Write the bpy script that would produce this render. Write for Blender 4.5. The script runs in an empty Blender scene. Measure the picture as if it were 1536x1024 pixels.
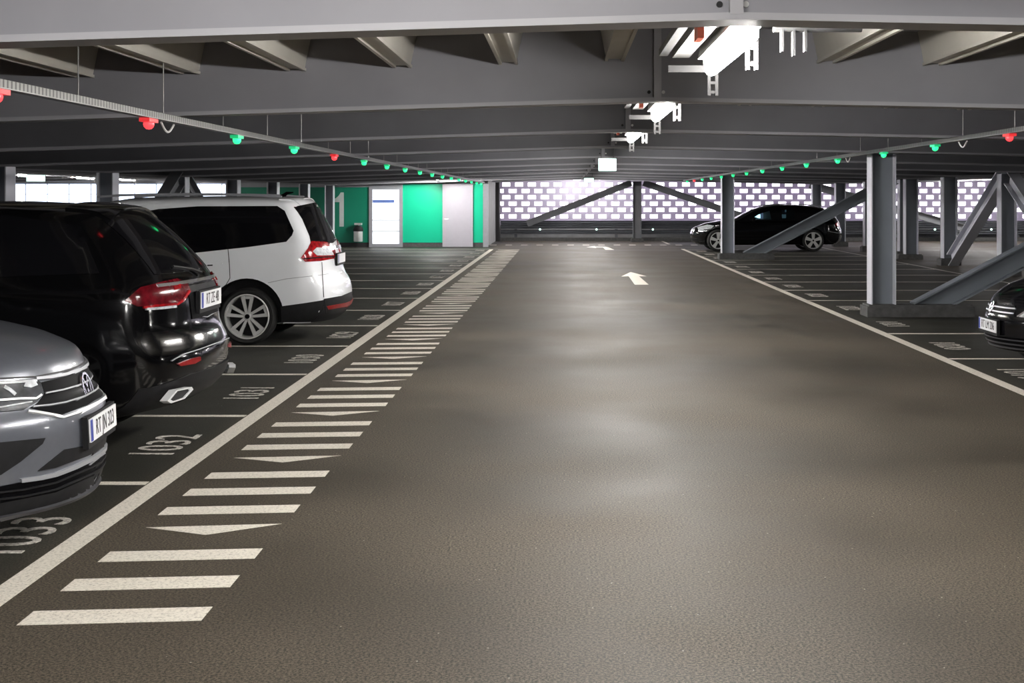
import bpy, bmesh, math, random
from mathutils import Vector, Matrix
from mathutils.bvhtree import BVHTree
random.seed(7)
C = bpy.context.scene.collection
PI = math.pi

# ------------------------------------------------------------------ survey constants (metres)
CAM_H = 1.72          # eye height
FPX = 2000.0          # focal length in pixels of the 1536x1024 frame
VX, VY = 845.0, 298.0 # vanishing point of the aisle
BEAM0, BSP = 5.5, 4.6 # first beam in view, beam spacing
RIDGE = 0.715

def zb(x):
    """underside of the roof beams: shallow folded profile, ridges over the aisles, valleys over the column rows"""
    pts = [(-34, 1.95), (-26, 2.2), (-17, 2.46), (-8.2, 2.185), (RIDGE, 2.46), (9.9, 2.275), (19, 2.46), (28, 2.25), (34, 2.1)]
    for (xa, za), (xb, zz) in zip(pts, pts[1:]):
        if xa <= x <= xb:
            return za + (zz - za) * (x - xa) / (xb - xa)
    return 2.2

# ------------------------------------------------------------------ materials
def nodes(name):
    m = bpy.data.materials.new(name); m.use_nodes = True
    nt = m.node_tree
    b = nt.nodes['Principled BSDF']
    return m, nt, b

def mat(name, col, rough=0.5, metal=0.0, coat=0.0, noise=0.0, nscale=8.0, spec=0.5, emit=None, estr=0.0, crough=0.05):
    m, nt, b = nodes(name)
    c = (col[0], col[1], col[2], 1)
    b.inputs['Base Color'].default_value = c
    b.inputs['Roughness'].default_value = rough
    b.inputs['Metallic'].default_value = metal
    b.inputs['Coat Weight'].default_value = coat
    b.inputs['Coat Roughness'].default_value = crough
    b.inputs['Specular IOR Level'].default_value = spec
    if emit:
        b.inputs['Emission Color'].default_value = (*emit, 1)
        b.inputs['Emission Strength'].default_value = estr
    if noise > 0:
        tc = nt.nodes.new('ShaderNodeTexCoord')
        n = nt.nodes.new('ShaderNodeTexNoise'); n.inputs['Scale'].default_value = nscale; n.inputs['Detail'].default_value = 5
        r = nt.nodes.new('ShaderNodeValToRGB')
        r.color_ramp.elements[0].position = 0.3; r.color_ramp.elements[1].position = 0.7
        r.color_ramp.elements[0].color = tuple(x * (1 - noise) for x in col) + (1,)
        r.color_ramp.elements[1].color = tuple(min(1, x * (1 + noise)) for x in col) + (1,)
        nt.links.new(tc.outputs['Object'], n.inputs['Vector'])
        nt.links.new(n.outputs['Fac'], r.inputs['Fac'])
        nt.links.new(r.outputs['Color'], b.inputs['Base Color'])
    return m

def asphalt():
    m, nt, b = nodes('asphalt')
    N, L = nt.nodes.new, nt.links.new
    tc = N('ShaderNodeTexCoord')
    fine = N('ShaderNodeTexNoise'); fine.inputs['Scale'].default_value = 88; fine.inputs['Detail'].default_value = 2.5; fine.inputs['Roughness'].default_value = 0.75
    fr = N('ShaderNodeValToRGB')
    e = fr.color_ramp.elements
    e[0].position = 0.41; e[0].color = (0.006, 0.0046, 0.0032, 1)
    e[1].position = 0.60; e[1].color = (0.108, 0.088, 0.062, 1)
    big = N('ShaderNodeTexNoise'); big.inputs['Scale'].default_value = 0.55; big.inputs['Detail'].default_value = 6
    br = N('ShaderNodeMapRange'); br.inputs['From Min'].default_value = 0.3; br.inputs['From Max'].default_value = 0.7
    br.inputs['To Min'].default_value = 0.66; br.inputs['To Max'].default_value = 1.28
    mul = N('ShaderNodeMixRGB'); mul.blend_type = 'MULTIPLY'; mul.inputs['Fac'].default_value = 1
    for t in (fine, big): L(tc.outputs['Object'], t.inputs['Vector'])
    L(fine.outputs['Fac'], fr.inputs['Fac'])
    L(big.outputs['Fac'], br.inputs['Value'])
    L(fr.outputs['Color'], mul.inputs['Color1']); L(br.outputs['Result'], mul.inputs['Color2'])
    # bay strips either side of the aisle are toned darker and cooler
    sep = N('ShaderNodeSeparateXYZ'); L(tc.outputs['Object'], sep.inputs['Vector'])
    a = N('ShaderNodeMath'); a.operation = 'SUBTRACT'; a.inputs[1].default_value = 0.82; L(sep.outputs['X'], a.inputs[0])
    ab = N('ShaderNodeMath'); ab.operation = 'ABSOLUTE'; L(a.outputs[0], ab.inputs[0])
    mr = N('ShaderNodeMapRange'); mr.inputs['From Min'].default_value = 3.15; mr.inputs['From Max'].default_value = 3.45
    L(ab.outputs[0], mr.inputs['Value'])
    bay = N('ShaderNodeMixRGB'); bay.blend_type = 'MULTIPLY'; bay.inputs['Color2'].default_value = (0.36, 0.42, 0.42, 1)
    far = N('ShaderNodeMapRange'); far.inputs['From Min'].default_value = 8.25; far.inputs['From Max'].default_value = 8.7; far.inputs['To Min'].default_value = 1; far.inputs['To Max'].default_value = 0
    L(ab.outputs[0], far.inputs['Value'])
    both = N('ShaderNodeMath'); both.operation = 'MULTIPLY'; L(mr.outputs['Result'], both.inputs[0]); L(far.outputs['Result'], both.inputs[1])
    L(both.outputs[0], bay.inputs['Fac']); L(mul.outputs['Color'], bay.inputs['Color1'])
    # pale grit specks
    vor = N('ShaderNodeTexVoronoi'); vor.inputs['Scale'].default_value = 9; L(tc.outputs['Object'], vor.inputs['Vector'])
    lt = N('ShaderNodeMath'); lt.operation = 'LESS_THAN'; lt.inputs[1].default_value = 0.035; L(vor.outputs['Distance'], lt.inputs[0])
    grit = N('ShaderNodeMixRGB'); grit.inputs['Color2'].default_value = (0.36, 0.34, 0.30, 1)
    L(lt.outputs[0], grit.inputs['Fac']); L(bay.outputs['Color'], grit.inputs['Color1'])
    L(grit.outputs['Color'], b.inputs['Base Color'])
    rr = N('ShaderNodeMapRange'); rr.inputs['From Min'].default_value = 0.3; rr.inputs['From Max'].default_value = 0.7
    rr.inputs['To Min'].default_value = 0.52; rr.inputs['To Max'].default_value = 0.72
    L(big.outputs['Fac'], rr.inputs['Value']); L(rr.outputs['Result'], b.inputs['Roughness'])
    b.inputs['Specular IOR Level'].default_value = 0.35
    bp = N('ShaderNodeBump'); bp.inputs['Strength'].default_value = 0.06; bp.inputs['Distance'].default_value = 0.01
    L(fine.outputs['Fac'], bp.inputs['Height']); L(bp.outputs['Normal'], b.inputs['Normal'])
    return m

def road_paint():
    m, nt, b = nodes('road_paint')
    N, L = nt.nodes.new, nt.links.new
    tc = N('ShaderNodeTexCoord')
    n = N('ShaderNodeTexNoise'); n.inputs['Scale'].default_value = 60; n.inputs['Detail'].default_value = 5; n.inputs['Roughness'].default_value = 0.75
    r = N('ShaderNodeValToRGB'); e = r.color_ramp.elements
    e[0].position = 0.30; e[0].color = (0.26, 0.24, 0.20, 1)
    e[1].position = 0.52; e[1].color = (0.66, 0.62, 0.54, 1)
    geo = N('ShaderNodeNewGeometry')
    L(geo.outputs['Position'], n.inputs['Vector']); L(n.outputs['Fac'], r.inputs['Fac']); L(r.outputs['Color'], b.inputs['Base Color'])
    b.inputs['Roughness'].default_value = 0.6
    return m

def worn_paint():
    m, nt, b = nodes('worn_road_paint')
    N, L = nt.nodes.new, nt.links.new
    n = N('ShaderNodeTexNoise'); n.inputs['Scale'].default_value = 45; n.inputs['Detail'].default_value = 5; n.inputs['Roughness'].default_value = 0.75
    r = N('ShaderNodeValToRGB'); e = r.color_ramp.elements
    e[0].position = 0.34; e[0].color = (0.10, 0.095, 0.08, 1)
    e[1].position = 0.58; e[1].color = (0.58, 0.55, 0.50, 1)
    geo = N('ShaderNodeNewGeometry')
    L(geo.outputs['Position'], n.inputs['Vector']); L(n.outputs['Fac'], r.inputs['Fac']); L(r.outputs['Color'], b.inputs['Base Color'])
    b.inputs['Roughness'].default_value = 0.65
    return m

def perforated():
    m, nt, b = nodes('perforated_steel')
    N, L = nt.nodes.new, nt.links.new
    tc = N('ShaderNodeTexCoord'); sep = N('ShaderNodeSeparateXYZ'); L(tc.outputs['Object'], sep.inputs['Vector'])
    mm = N('ShaderNodeMath'); mm.operation = 'MULTIPLY'; mm.inputs[1].default_value = 20; L(sep.outputs['Y'], mm.inputs[0])
    fr = N('ShaderNodeMath'); fr.operation = 'FRACT'; L(mm.outputs[0], fr.inputs[0])
    gt = N('ShaderNodeMath'); gt.operation = 'GREATER_THAN'; gt.inputs[1].default_value = 0.62; L(fr.outputs[0], gt.inputs[0])
    mx = N('ShaderNodeMixRGB'); mx.inputs['Color1'].default_value = (0.20, 0.20, 0.19, 1); mx.inputs['Color2'].default_value = (0.03, 0.03, 0.03, 1)
    L(gt.outputs[0], mx.inputs['Fac']); L(mx.outputs['Color'], b.inputs['Base Color'])
    b.inputs['Roughness'].default_value = 0.35; b.inputs['Metallic'].default_value = 0.6
    return m

def block_wall():
    m, nt, b = nodes('glow_tinted_facade_blocks')
    N, L = nt.nodes.new, nt.links.new
    out = nt.nodes['Material Output']
    b.inputs['Base Color'].default_value = (0.5, 0.48, 0.54, 1); b.inputs['Roughness'].default_value = 0.6
    t = N('ShaderNodeBsdfTranslucent'); t.inputs['Color'].default_value = (0.58, 0.52, 0.63, 1)  # lavender translucency imitates the daylight glow spilling over the blocks
    mix = N('ShaderNodeMixShader'); mix.inputs[0].default_value = 0.55
    n = N('ShaderNodeTexNoise'); n.inputs['Scale'].default_value = 3
    tc = N('ShaderNodeTexCoord'); L(tc.outputs['Object'], n.inputs['Vector'])
    mr = N('ShaderNodeMapRange'); mr.inputs['To Min'].default_value = 0.4; mr.inputs['To Max'].default_value = 0.62
    L(n.outputs['Fac'], mr.inputs['Value']); L(mr.outputs['Result'], mix.inputs[0])
    L(b.outputs[0], mix.inputs[1]); L(t.outputs[0], mix.inputs[2]); L(mix.outputs[0], out.inputs['Surface'])
    return m

def glass_clear(name, tint, alpha):
    m, nt, b = nodes(name)
    out = nt.nodes['Material Output']
    tr = nt.nodes.new('ShaderNodeBsdfTransparent'); tr.inputs['Color'].default_value = (*tint, 1)
    mix = nt.nodes.new('ShaderNodeMixShader'); mix.inputs[0].default_value = alpha
    b.inputs['Base Color'].default_value = (0.01, 0.012, 0.013, 1); b.inputs['Roughness'].default_value = 0.05
    nt.links.new(tr.outputs[0], mix.inputs[1]); nt.links.new(b.outputs[0], mix.inputs[2]); nt.links.new(mix.outputs[0], out.inputs['Surface'])
    return m

M = {
    'asphalt': asphalt(), 'paint': road_paint(), 'worn': worn_paint(), 'perf': perforated(), 'blocks': block_wall(),
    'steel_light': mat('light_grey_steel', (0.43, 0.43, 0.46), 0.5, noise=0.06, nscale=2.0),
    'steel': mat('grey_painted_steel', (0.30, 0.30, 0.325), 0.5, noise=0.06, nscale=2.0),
    'steel_dimmed': mat('dimmed_far_beam_steel', (0.125, 0.125, 0.138), 0.5, noise=0.08, nscale=2.0),  # far-beam copy of the grey steel, darkened for the dimmer light there
    'flange': mat('lane_lit_flange', (0.62, 0.63, 0.70), 0.4, noise=0.05, nscale=2.0),  # lane light on column flanges, put into the colour as a paler tone
    'strut': mat('glare_dimmed_strut', (0.010, 0.010, 0.010), 0.6, spec=0.1, noise=0.1),  # near-black tone holds back the tube's glare on these struts
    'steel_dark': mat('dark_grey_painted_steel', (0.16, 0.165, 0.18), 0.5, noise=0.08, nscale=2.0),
    'column': mat('blue_grey_column_steel', (0.185, 0.205, 0.235), 0.4, noise=0.06, nscale=2.0),
    'deck': mat('dark_deck_soffit', (0.07, 0.07, 0.068), 0.8, noise=0.15, nscale=1.5),
    'rib': mat('pale_rib_sheet', (0.56, 0.54, 0.48), 0.45, noise=0.05, nscale=3),
    'plinth': mat('dark_concrete', (0.07, 0.07, 0.07), 0.8, noise=0.25, nscale=12),
    'galv': mat('galvanised_steel', (0.30, 0.30, 0.29), 0.45, 0.5, noise=0.1, nscale=14),
    'galv_dark': mat('dull_steel', (0.05, 0.05, 0.05), 0.5, 0.2, noise=0.1, nscale=14),
    'tube': mat('lit_tube_diffuser', (0.9, 0.9, 0.9), 0.4, emit=(1.0, 0.965, 0.93), estr=270),
    'tube_cool': mat('lit_cool_tube_diffuser', (0.9, 0.9, 0.9), 0.4, emit=(1.0, 0.95, 1.0), estr=140),
    'white_plastic': mat('white_plastic', (0.72, 0.72, 0.70), 0.35, noise=0.03),
    'orange': mat('orange_cable_jacket', (0.8, 0.16, 0.08), 0.45, noise=0.05),
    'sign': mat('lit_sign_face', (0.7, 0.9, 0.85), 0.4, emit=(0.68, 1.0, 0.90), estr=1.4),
    'led_green': mat('green_lens', (0.0, 0.5, 0.2), 0.3, emit=(0.03, 1.0, 0.26), estr=2.0),
    'led_red': mat('red_lens', (0.6, 0.02, 0.03), 0.3, emit=(1.0, 0.045, 0.05), estr=2.2),
    'led_green_body': mat('green_tinted_housing', (0.06, 0.5, 0.3), 0.4, emit=(0.0, 1.0, 0.28), estr=0.35),
    'led_red_body': mat('red_tinted_housing', (0.5, 0.05, 0.05), 0.4, emit=(1.0, 0.03, 0.04), estr=0.5),
    'green': mat('lit_toned_green_wall', (0.003, 0.48, 0.27), 0.4, noise=0.03, nscale=1.5),  # lamp-lit tone of the wall green, brightness put into the colour
    'green_shaded': mat('shade_toned_green_wall', (0.005, 0.20, 0.12), 0.4, noise=0.05, nscale=1.5),  # same green as the other walls, its shade put into the colour
    'grey_door': mat('light_grey_door_paint', (0.40, 0.385, 0.43), 0.4, noise=0.02),
    'grey_trim': mat('mid_grey_trim', (0.34, 0.35, 0.38), 0.4, 0.2, noise=0.04),
    'dark': mat('dark_void', (0.012, 0.012, 0.013), 0.7, noise=0.1),
    'conc': mat('grey_concrete', (0.2, 0.2, 0.21), 0.8, noise=0.15, nscale=3),
    'numeral': mat('pale_grey_numeral', (0.55, 0.60, 0.58), 0.5, noise=0.03),
    'silver': mat('brushed_silver', (0.7, 0.72, 0.72), 0.3, 0.6, noise=0.05),
    'lit_glass': mat('lit_frosted_glass', (0.8, 0.85, 0.9), 0.3, emit=(0.90, 0.94, 1.0), estr=1.15),
    'blue_film': mat('blue_film_band', (0.05, 0.09, 0.25), 0.4, noise=0.3, nscale=4, emit=(0.25, 0.35, 0.8), estr=0.35),
    'rail': mat('dark_guard_rail', (0.10, 0.105, 0.12), 0.4, 0.4, noise=0.1),
    'black_paint': mat('black_car_paint', (0.0022, 0.0022, 0.0026), 0.10, 0.0, 0.25, spec=0.35, noise=0.1, nscale=3),
    'dark_paint': mat('charcoal_black_car_paint', (0.004, 0.004, 0.005), 0.14, 0.0, 0.3, spec=0.4, noise=0.1, nscale=3),
    'white_paint': mat('white_car_paint', (0.80, 0.82, 0.85), 0.28, 0.0, 1.0, noise=0.02, nscale=3),
    'grey_paint': mat('metallic_grey_car_paint', (0.105, 0.112, 0.13), 0.3, 0.3, 0.7, noise=0.04, nscale=30),
    'bglass': mat('dark_car_glass', (0.004, 0.004, 0.005), 0.06, spec=0.5, noise=0.1),
    'clad': mat('black_plastic_cladding', (0.010, 0.010, 0.011), 0.55, spec=0.18, noise=0.15, nscale=20),
    'gloss_black': mat('gloss_black_plastic', (0.002, 0.002, 0.0025), 0.5, spec=0.04, noise=0.1),
    'chrome': mat('chrome', (0.85, 0.85, 0.87), 0.15, 1.0, noise=0.02),
    'satin': mat('satin_silver_trim', (0.34, 0.35, 0.37), 0.45, 0.4, spec=0.3, noise=0.02),
    'red_lamp': mat('red_tail_lamp', (0.22, 0.006, 0.009), 0.14, spec=0.2, noise=0.7, nscale=22, emit=(1, 0.02, 0.03), estr=0.03),
    'dark_red_lamp': mat('smoked_red_tail_lamp', (0.06, 0.002, 0.005), 0.14, spec=0.2, noise=0.6, nscale=22, emit=(1, 0.02, 0.03), estr=0.02),
    'bright_trim': mat('bright_silver_trim', (0.78, 0.79, 0.80), 0.3, 0.25, noise=0.03),
    'clear_lamp': mat('clear_lamp_lens', (0.40, 0.42, 0.44), 0.35, 0.0, spec=0.25, noise=0.4, nscale=25),
    'head_lamp': mat('headlamp_lens', (0.028, 0.03, 0.034), 0.3, 0.0, spec=0.12, noise=0.8, nscale=14),
    'reflector': mat('red_reflector', (0.20, 0.012, 0.012), 0.3, spec=0.2, noise=0.2, nscale=30),
    'plate': mat('white_number_plate', (0.78, 0.79, 0.80), 0.35, noise=0.02),
    'plate_blue': mat('blue_plate_band', (0.01, 0.03, 0.28), 0.4, noise=0.05),
    'ink': mat('black_plate_ink', (0.01, 0.01, 0.01), 0.5, noise=0.05),
    'tyre': mat('tyre_rubber', (0.010, 0.010, 0.010), 0.75, noise=0.2, nscale=30),
    'rim': mat('machined_alloy', (0.62, 0.62, 0.61), 0.35, 0.25, noise=0.04),
    'rim_dark': mat('dark_alloy_face', (0.10, 0.10, 0.11), 0.35, 0.7, noise=0.1),
    'clear_glass': glass_clear('tinted_see_through_glass', (0.55, 0.78, 0.80), 0.15),
    'dark_glass': glass_clear('dark_see_through_glass', (0.10, 0.15, 0.16), 0.3),
}

# ------------------------------------------------------------------ mesh helpers
class MB:
    def __init__(self): self.v, self.f, self.mi = [], [], []
    def add(self, vs, fs, mi=0):
        b = len(self.v); self.v += [tuple(v) for v in vs]; self.f += [tuple(b + i for i in f) for f in fs]; self.mi += [mi] * len(fs); return self
    def box(self, x0, x1, y0, y1, z0, z1, mi=0):
        vs = [(x, y, z) for x in (x0, x1) for y in (y0, y1) for z in (z0, z1)]
        return self.add(vs, [(0, 1, 3, 2), (4, 6, 7, 5), (0, 4, 5, 1), (2, 3, 7, 6), (0, 2, 6, 4), (1, 5, 7, 3)], mi)
    def bar(self, p, q, w, h, up=(0, 0, 1), mi=0):
        """rectangular bar from p to q, w across, h along 'up'"""
        p, q = Vector(p), Vector(q); d = (q - p).normalized(); u = Vector(up)
        s = d.cross(u).normalized(); u = s.cross(d).normalized()
        vs = [c + s * (a * w / 2) + u * (b * h / 2) for c in (p, q) for a in (-1, 1) for b in (-1, 1)]
        return self.add(vs, [(0, 1, 3, 2), (4, 6, 7, 5), (0, 4, 5, 1), (2, 3, 7, 6), (0, 2, 6, 4), (1, 5, 7, 3)], mi)
    def prism(self, poly, fn, d0, d1, mi=0):
        """poly 2-D outline; fn(a,b,d) gives the 3-D point"""
        n = len(poly)
        vs = [fn(a, b, d0) for a, b in poly] + [fn(a, b, d1) for a, b in poly]
        return self.add(vs, [tuple(range(n)), tuple(range(2 * n - 1, n - 1, -1))] + [(i, i + n, (i + 1) % n + n, (i + 1) % n) for i in range(n)], mi)
    def tube(self, pts, r, n=10, cap=True, mi=0):
        pts = [Vector(p) for p in pts]; rings = []
        for i, p in enumerate(pts):
            d = (pts[min(i + 1, len(pts) - 1)] - pts[max(i - 1, 0)]).normalized()
            a = Vector((0, 0, 1)) if abs(d.z) < 0.9 else Vector((1, 0, 0))
            s = d.cross(a).normalized(); t = s.cross(d)
            rr = r[i] if isinstance(r, (list, tuple)) else r
            rings.append([p + (s * math.cos(2 * PI * k / n) + t * math.sin(2 * PI * k / n)) * rr for k in range(n)])
        vs = [v for R in rings for v in R]; fs = []
        for i in range(len(pts) - 1):
            for k in range(n):
                fs.append((i * n + k, i * n + (k + 1) % n, (i + 1) * n + (k + 1) % n, (i + 1) * n + k))
        if cap: fs += [tuple(range(n - 1, -1, -1)), tuple(range(len(vs) - n, len(vs)))]
        return self.add(vs, fs, mi)
    def lathe(self, prof, fn, n=40, closed=False, mi=0):
        """prof: (r, h); fn(r,cos,sin,h) -> point"""
        m = len(prof); vs = []
        for k in range(n):
            c, s = math.cos(2 * PI * k / n), math.sin(2 * PI * k / n)
            vs += [fn(r, c, s, h) for r, h in prof]
        fs = []
        for k in range(n):
            for i in range(m if closed else m - 1):
                j = (i + 1) % m; k2 = (k + 1) % n
                fs.append((k * m + i, k * m + j, k2 * m + j, k2 * m + i))
        return self.add(vs, fs, mi)
    def build(self, name, mats, parent=None, smooth=None, loc=None):
        me = bpy.data.meshes.new(name); me.from_pydata(self.v, [], self.f)
        for m in (mats if isinstance(mats, (list, tuple)) else [mats]): me.materials.append(m)
        me.polygons.foreach_set('material_index', self.mi)
        bm = bmesh.new(); bm.from_mesh(me); bmesh.ops.recalc_face_normals(bm, faces=bm.faces); bm.to_mesh(me); bm.free()
        return link(name, me, parent, smooth, loc)

def link(name, me, parent=None, smooth=None, loc=None):
    if smooth is not None:
        me.polygons.foreach_set('use_smooth', [True] * len(me.polygons))
        me.set_sharp_from_angle(angle=math.radians(smooth))
    o = bpy.data.objects.new(name, me); C.objects.link(o)
    if parent: o.parent = parent
    if loc: o.location = loc
    return o

def tag(o, label=None, cat=None, group=None, kind=None):
    if label: o['label'] = label
    if cat: o['category'] = cat
    if group: o['group'] = group
    if kind: o['kind'] = kind
    return o

def thing(name, label, cat, loc=(0, 0, 0), rz=0, group=None):
    o = bpy.data.objects.new(name, None); C.objects.link(o); o.location = loc; o.rotation_euler = (0, 0, rz)
    o.empty_display_size = 0.2
    return tag(o, label, cat, group, 'thing')

def copy_tree(o, parent=None):
    c = o.copy(); C.objects.link(c); c.parent = parent
    for ch in list(o.children): copy_tree(ch, c)
    return c

def ordinal(n):
    return ['first', 'second', 'third', 'fourth', 'fifth', 'sixth', 'seventh', 'eighth', 'ninth', 'tenth', 'eleventh', 'twelfth', 'thirteenth',
            'fourteenth', 'fifteenth', 'sixteenth', 'seventeenth', 'eighteenth', 'nineteenth', 'twentieth'][n] if n < 20 else f'{n+1}th' if (n+1) % 10 not in (1, 2, 3) or (n+1) % 100 in (11, 12, 13) else f'{n+1}' + {1: 'st', 2: 'nd', 3: 'rd'}[(n+1) % 10]

# ================================================================== THE SETTING
XL, XR, YB, YF = -33.0, 33.0, -9.0, 55.0
tag(MB().box(XL, XR, YB, YF + 1, -0.25, 0).build('floor', M['asphalt']), 'brown grey asphalt parking deck with darker bays', 'floor', kind='structure')

# folded soffit slab over the beams
b = MB(); xs = [XL, -26, -17, -8.2, RIDGE, 9.9, 19, 28, XR]
prof = [(x, zb(x) + 0.60) for x in xs] + [(x, 3.35) for x in reversed(xs)]
b.prism(prof, lambda a, z, d: (a, d, z), YB, YF + 1)
tag(b.build('ceiling', M['deck']), 'dark deck soffit above the steel beams', 'ceiling', kind='structure')
tag(MB().box(XL - 0.2, XL, YB, YF + 1, 0, 3.3).build('wall_left', M['conc']), 'far left end wall', 'wall', kind='structure')
tag(MB().box(XR, XR + 0.2, YB, YF + 1, 0, 3.3).build('wall_right', M['conc']), 'far right end wall', 'wall', kind='structure')
tag(MB().box(XL, XR, YB - 0.2, YB, 0, 3.3).build('wall_behind', M['conc']), 'wall behind the viewer', 'wall', kind='structure')

# ---- perforated facade at the far end of the aisle: rails and staggered blocks around bright openings
b = MB(); RP, HP, HH, HW = 0.262, 0.53, 0.158, 0.325
z0 = 0.60
x0, x1 = -2.62, XR
b.box(x0, x1, YF, YF + 0.1, 0.62, z0 - HH / 2 + 0.135)
for r in range(8):
    zc = z0 + 0.135 + r * RP
    b.box(x0, x1, YF, YF + 0.1, zc + HH / 2, zc + RP - HH / 2 if r < 7 else 3.2)
    x = x0 + (0.10 if r % 2 == 0 else 0.10 + HP / 2) - HP
    while x < x1:
        a, c = max(x + HW, x0), min(x + HP, x1)
        if c > a: b.box(a, c, YF, YF + 0.1, zc - HH / 2, zc + HH / 2)
        x += HP
tag(b.build('wall_back', M['blocks']), 'pale facade of staggered blocks with bright daylight openings', 'wall', kind='structure')
tag(MB().box(x0, x1, YF, YF + 0.2, 0, 0.62).build('wall_parapet', M['conc']), 'low dark parapet under the bright facade', 'wall', kind='structure')
# ---- glazed facade at the far left
b = MB()
gx0, gx1 = XL, -11.9
for i in range(int((gx1 - gx0) / 0.9) + 1):
    x = gx0 + 0.9 * i; b.box(x, x + 0.022, YF, YF + 0.04, 0.7, 2.35)
for z in (0.7, 1.1, 1.5, 1.9, 2.3): b.box(gx0, gx1, YF, YF + 0.04, z, z + 0.018)
b.box(gx0, gx1, YF, YF + 0.12, 0, 0.7); b.box(gx0, gx1, YF, YF + 0.12, 2.33, 3.2)
tag(b.build('window_1', M['grey_trim']), 'long daylit window grid behind the left columns', 'window', kind='structure')
b = MB(); b.box(gx0, gx1, YF + 0.02, YF + 0.03, 0.7, 2.33)
b.build('glass', glass_clear('pale_blue_glazing', (0.86, 0.95, 1.0), 0.08), bpy.data.objects['window_1'])

# ---- steel beams
def beam(y, k):
    name = 'steel_beam'
    xs = [XL, -26, -17, -8.2, RIDGE, 9.9, 19, 28, XR]
    root = MB()
    def strip(y0, y1, za, zc):
        for xa, xb in zip(xs, xs[1:]):
            v = [(xa, y0, zb(xa) + za), (xb, y0, zb(xb) + za), (xb, y1, zb(xb) + za), (xa, y1, zb(xa) + za),
                 (xa, y0, zb(xa) + zc), (xb, y0, zb(xb) + zc), (xb, y1, zb(xb) + zc), (xa, y1, zb(xa) + zc)]
            root.add(v, [(0, 3, 2, 1), (4, 5, 6, 7), (0, 1, 5, 4), (2, 3, 7, 6), (1, 2, 6, 5), (3, 0, 4, 7)])
    strip(y + 0.10, y + 0.12, 0.030, 0.575); strip(y, y + 0.22, 0.575, 0.60)
    o = root.build(name, M['steel' if k < 2 else 'steel_dimmed'])  # far beams, flanges, stiffeners use darker copies in place of dimmer light
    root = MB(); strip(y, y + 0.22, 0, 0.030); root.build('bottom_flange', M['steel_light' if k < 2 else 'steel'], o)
    tag(o, f'grey steel roof beam, {ordinal(k)} from the viewer' if k >= 0 else f'grey steel roof beam behind the viewer{" twice removed" if k < -1 else ""}', 'beam', 'steel roof beams across the aisle', 'structure')
    s = MB(); z = zb(RIDGE)
    s.box(RIDGE - 0.008, RIDGE + 0.008, y + 0.005, y + 0.10, z + 0.022, z + 0.575)
    s.box(RIDGE - 0.028, RIDGE + 0.028, y - 0.004, y + 0.03, z + 0.022, z + 0.575)
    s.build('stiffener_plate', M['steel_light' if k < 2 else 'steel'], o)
    for dx, m in ((-0.06, 'dark'), (0.05, 'white_plastic')):  # discs standing for web holes; the white one imitates light showing through
        t = MB(); t.tube([(RIDGE + dx, y + 0.085, z + 0.075), (RIDGE + dx, y + 0.101, z + 0.075)], 0.013, 14)
        t.build('hole_disc', M[m], o, 40)
    return o
BY = [BEAM0 + BSP * i for i in range(11)]
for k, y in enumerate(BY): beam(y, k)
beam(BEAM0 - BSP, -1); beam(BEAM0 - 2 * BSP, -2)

# ---- pale hollow ribs that span from beam to beam under the deck
def rib(x, y0, y1, k, bay):
    w0, w1, h = 0.062, 0.115, 0.262
    zt = zb(x) + 0.60; zl = zt - h
    m = MB()
    pr = [(-w0, zl), (w0, zl), (w1, zt), (-w1, zt)]
    m.prism(pr, lambda a, z, d: (x + a, d, z), y0 + 0.125, y1 + 0.098)
    for s in (-1, 1):
        m.box(x + s * w0 - 0.012, x + s * w0 + 0.012, y0 + 0.125, y1 + 0.098, zl - 0.018, zl + 0.004)
    o = m.build('ceiling_slab', M['rib'])
    return tag(o, f'pale hollow rib under the deck, {ordinal(k)} from the left in the {ordinal(bay)} beam bay', 'ceiling rib', 'pale ribs under the deck', 'structure')
for bay in range(4):
    y0 = BY[0] - BSP + BSP * bay
    for k in range(16):
        x = -5.28 + 0.81 * k
        if k in (8,): x += 0.0
        if k == 8 and bay == 1: continue
        rib(x, y0, y0 + BSP, k, bay)

# ---- columns
def column(x, y, w, d, label, ang=0, zt=None, m='column'):
    zt = zt or zb(x)
    c = MB(); t = 0.018
    c.box(x + t, x + w - t, y - 0.012, y + 0.012, 0.0, zt)
    o = c.build('steel_column', M[m])
    for xa in (x, x + w - t):
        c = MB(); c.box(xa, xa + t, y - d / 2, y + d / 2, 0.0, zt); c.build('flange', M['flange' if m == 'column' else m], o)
    return tag(o, label, 'column', 'steel columns', 'structure')
def plinth(x0, x1, y0, y1, h, parent):
    p = MB(); p.box(x0, x1, y0, y1, 0, h)
    p.box(x0 + 0.03, x1 - 0.03, y0 + 0.03, y1 - 0.03, h, h + 0.025)
    p.build('concrete_foot', M['plinth'], parent)
def brace(p, q, wide, deep, label, up, m='column'):
    """I-section diagonal: flanges 'wide' apart along up, 'deep' across"""
    p, q = Vector(p), Vector(q); d = (q - p).normalized(); s = d.cross(Vector(up)).normalized(); u = s.cross(d).normalized()
    b = MB()
    for sg in (-1, 1):
        o = u * (sg * (wide / 2 - 0.012)); b.bar(p + o, q + o, deep, 0.024, u)
    b.bar(p, q, 0.02, wide - 0.03, u)
    return tag(b.build('brace_beam', M['flange' if label.startswith('pale') else m]), label, 'brace', 'diagonal steel braces', 'structure')  # pale braces share the flange tone with lane light painted in

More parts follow.
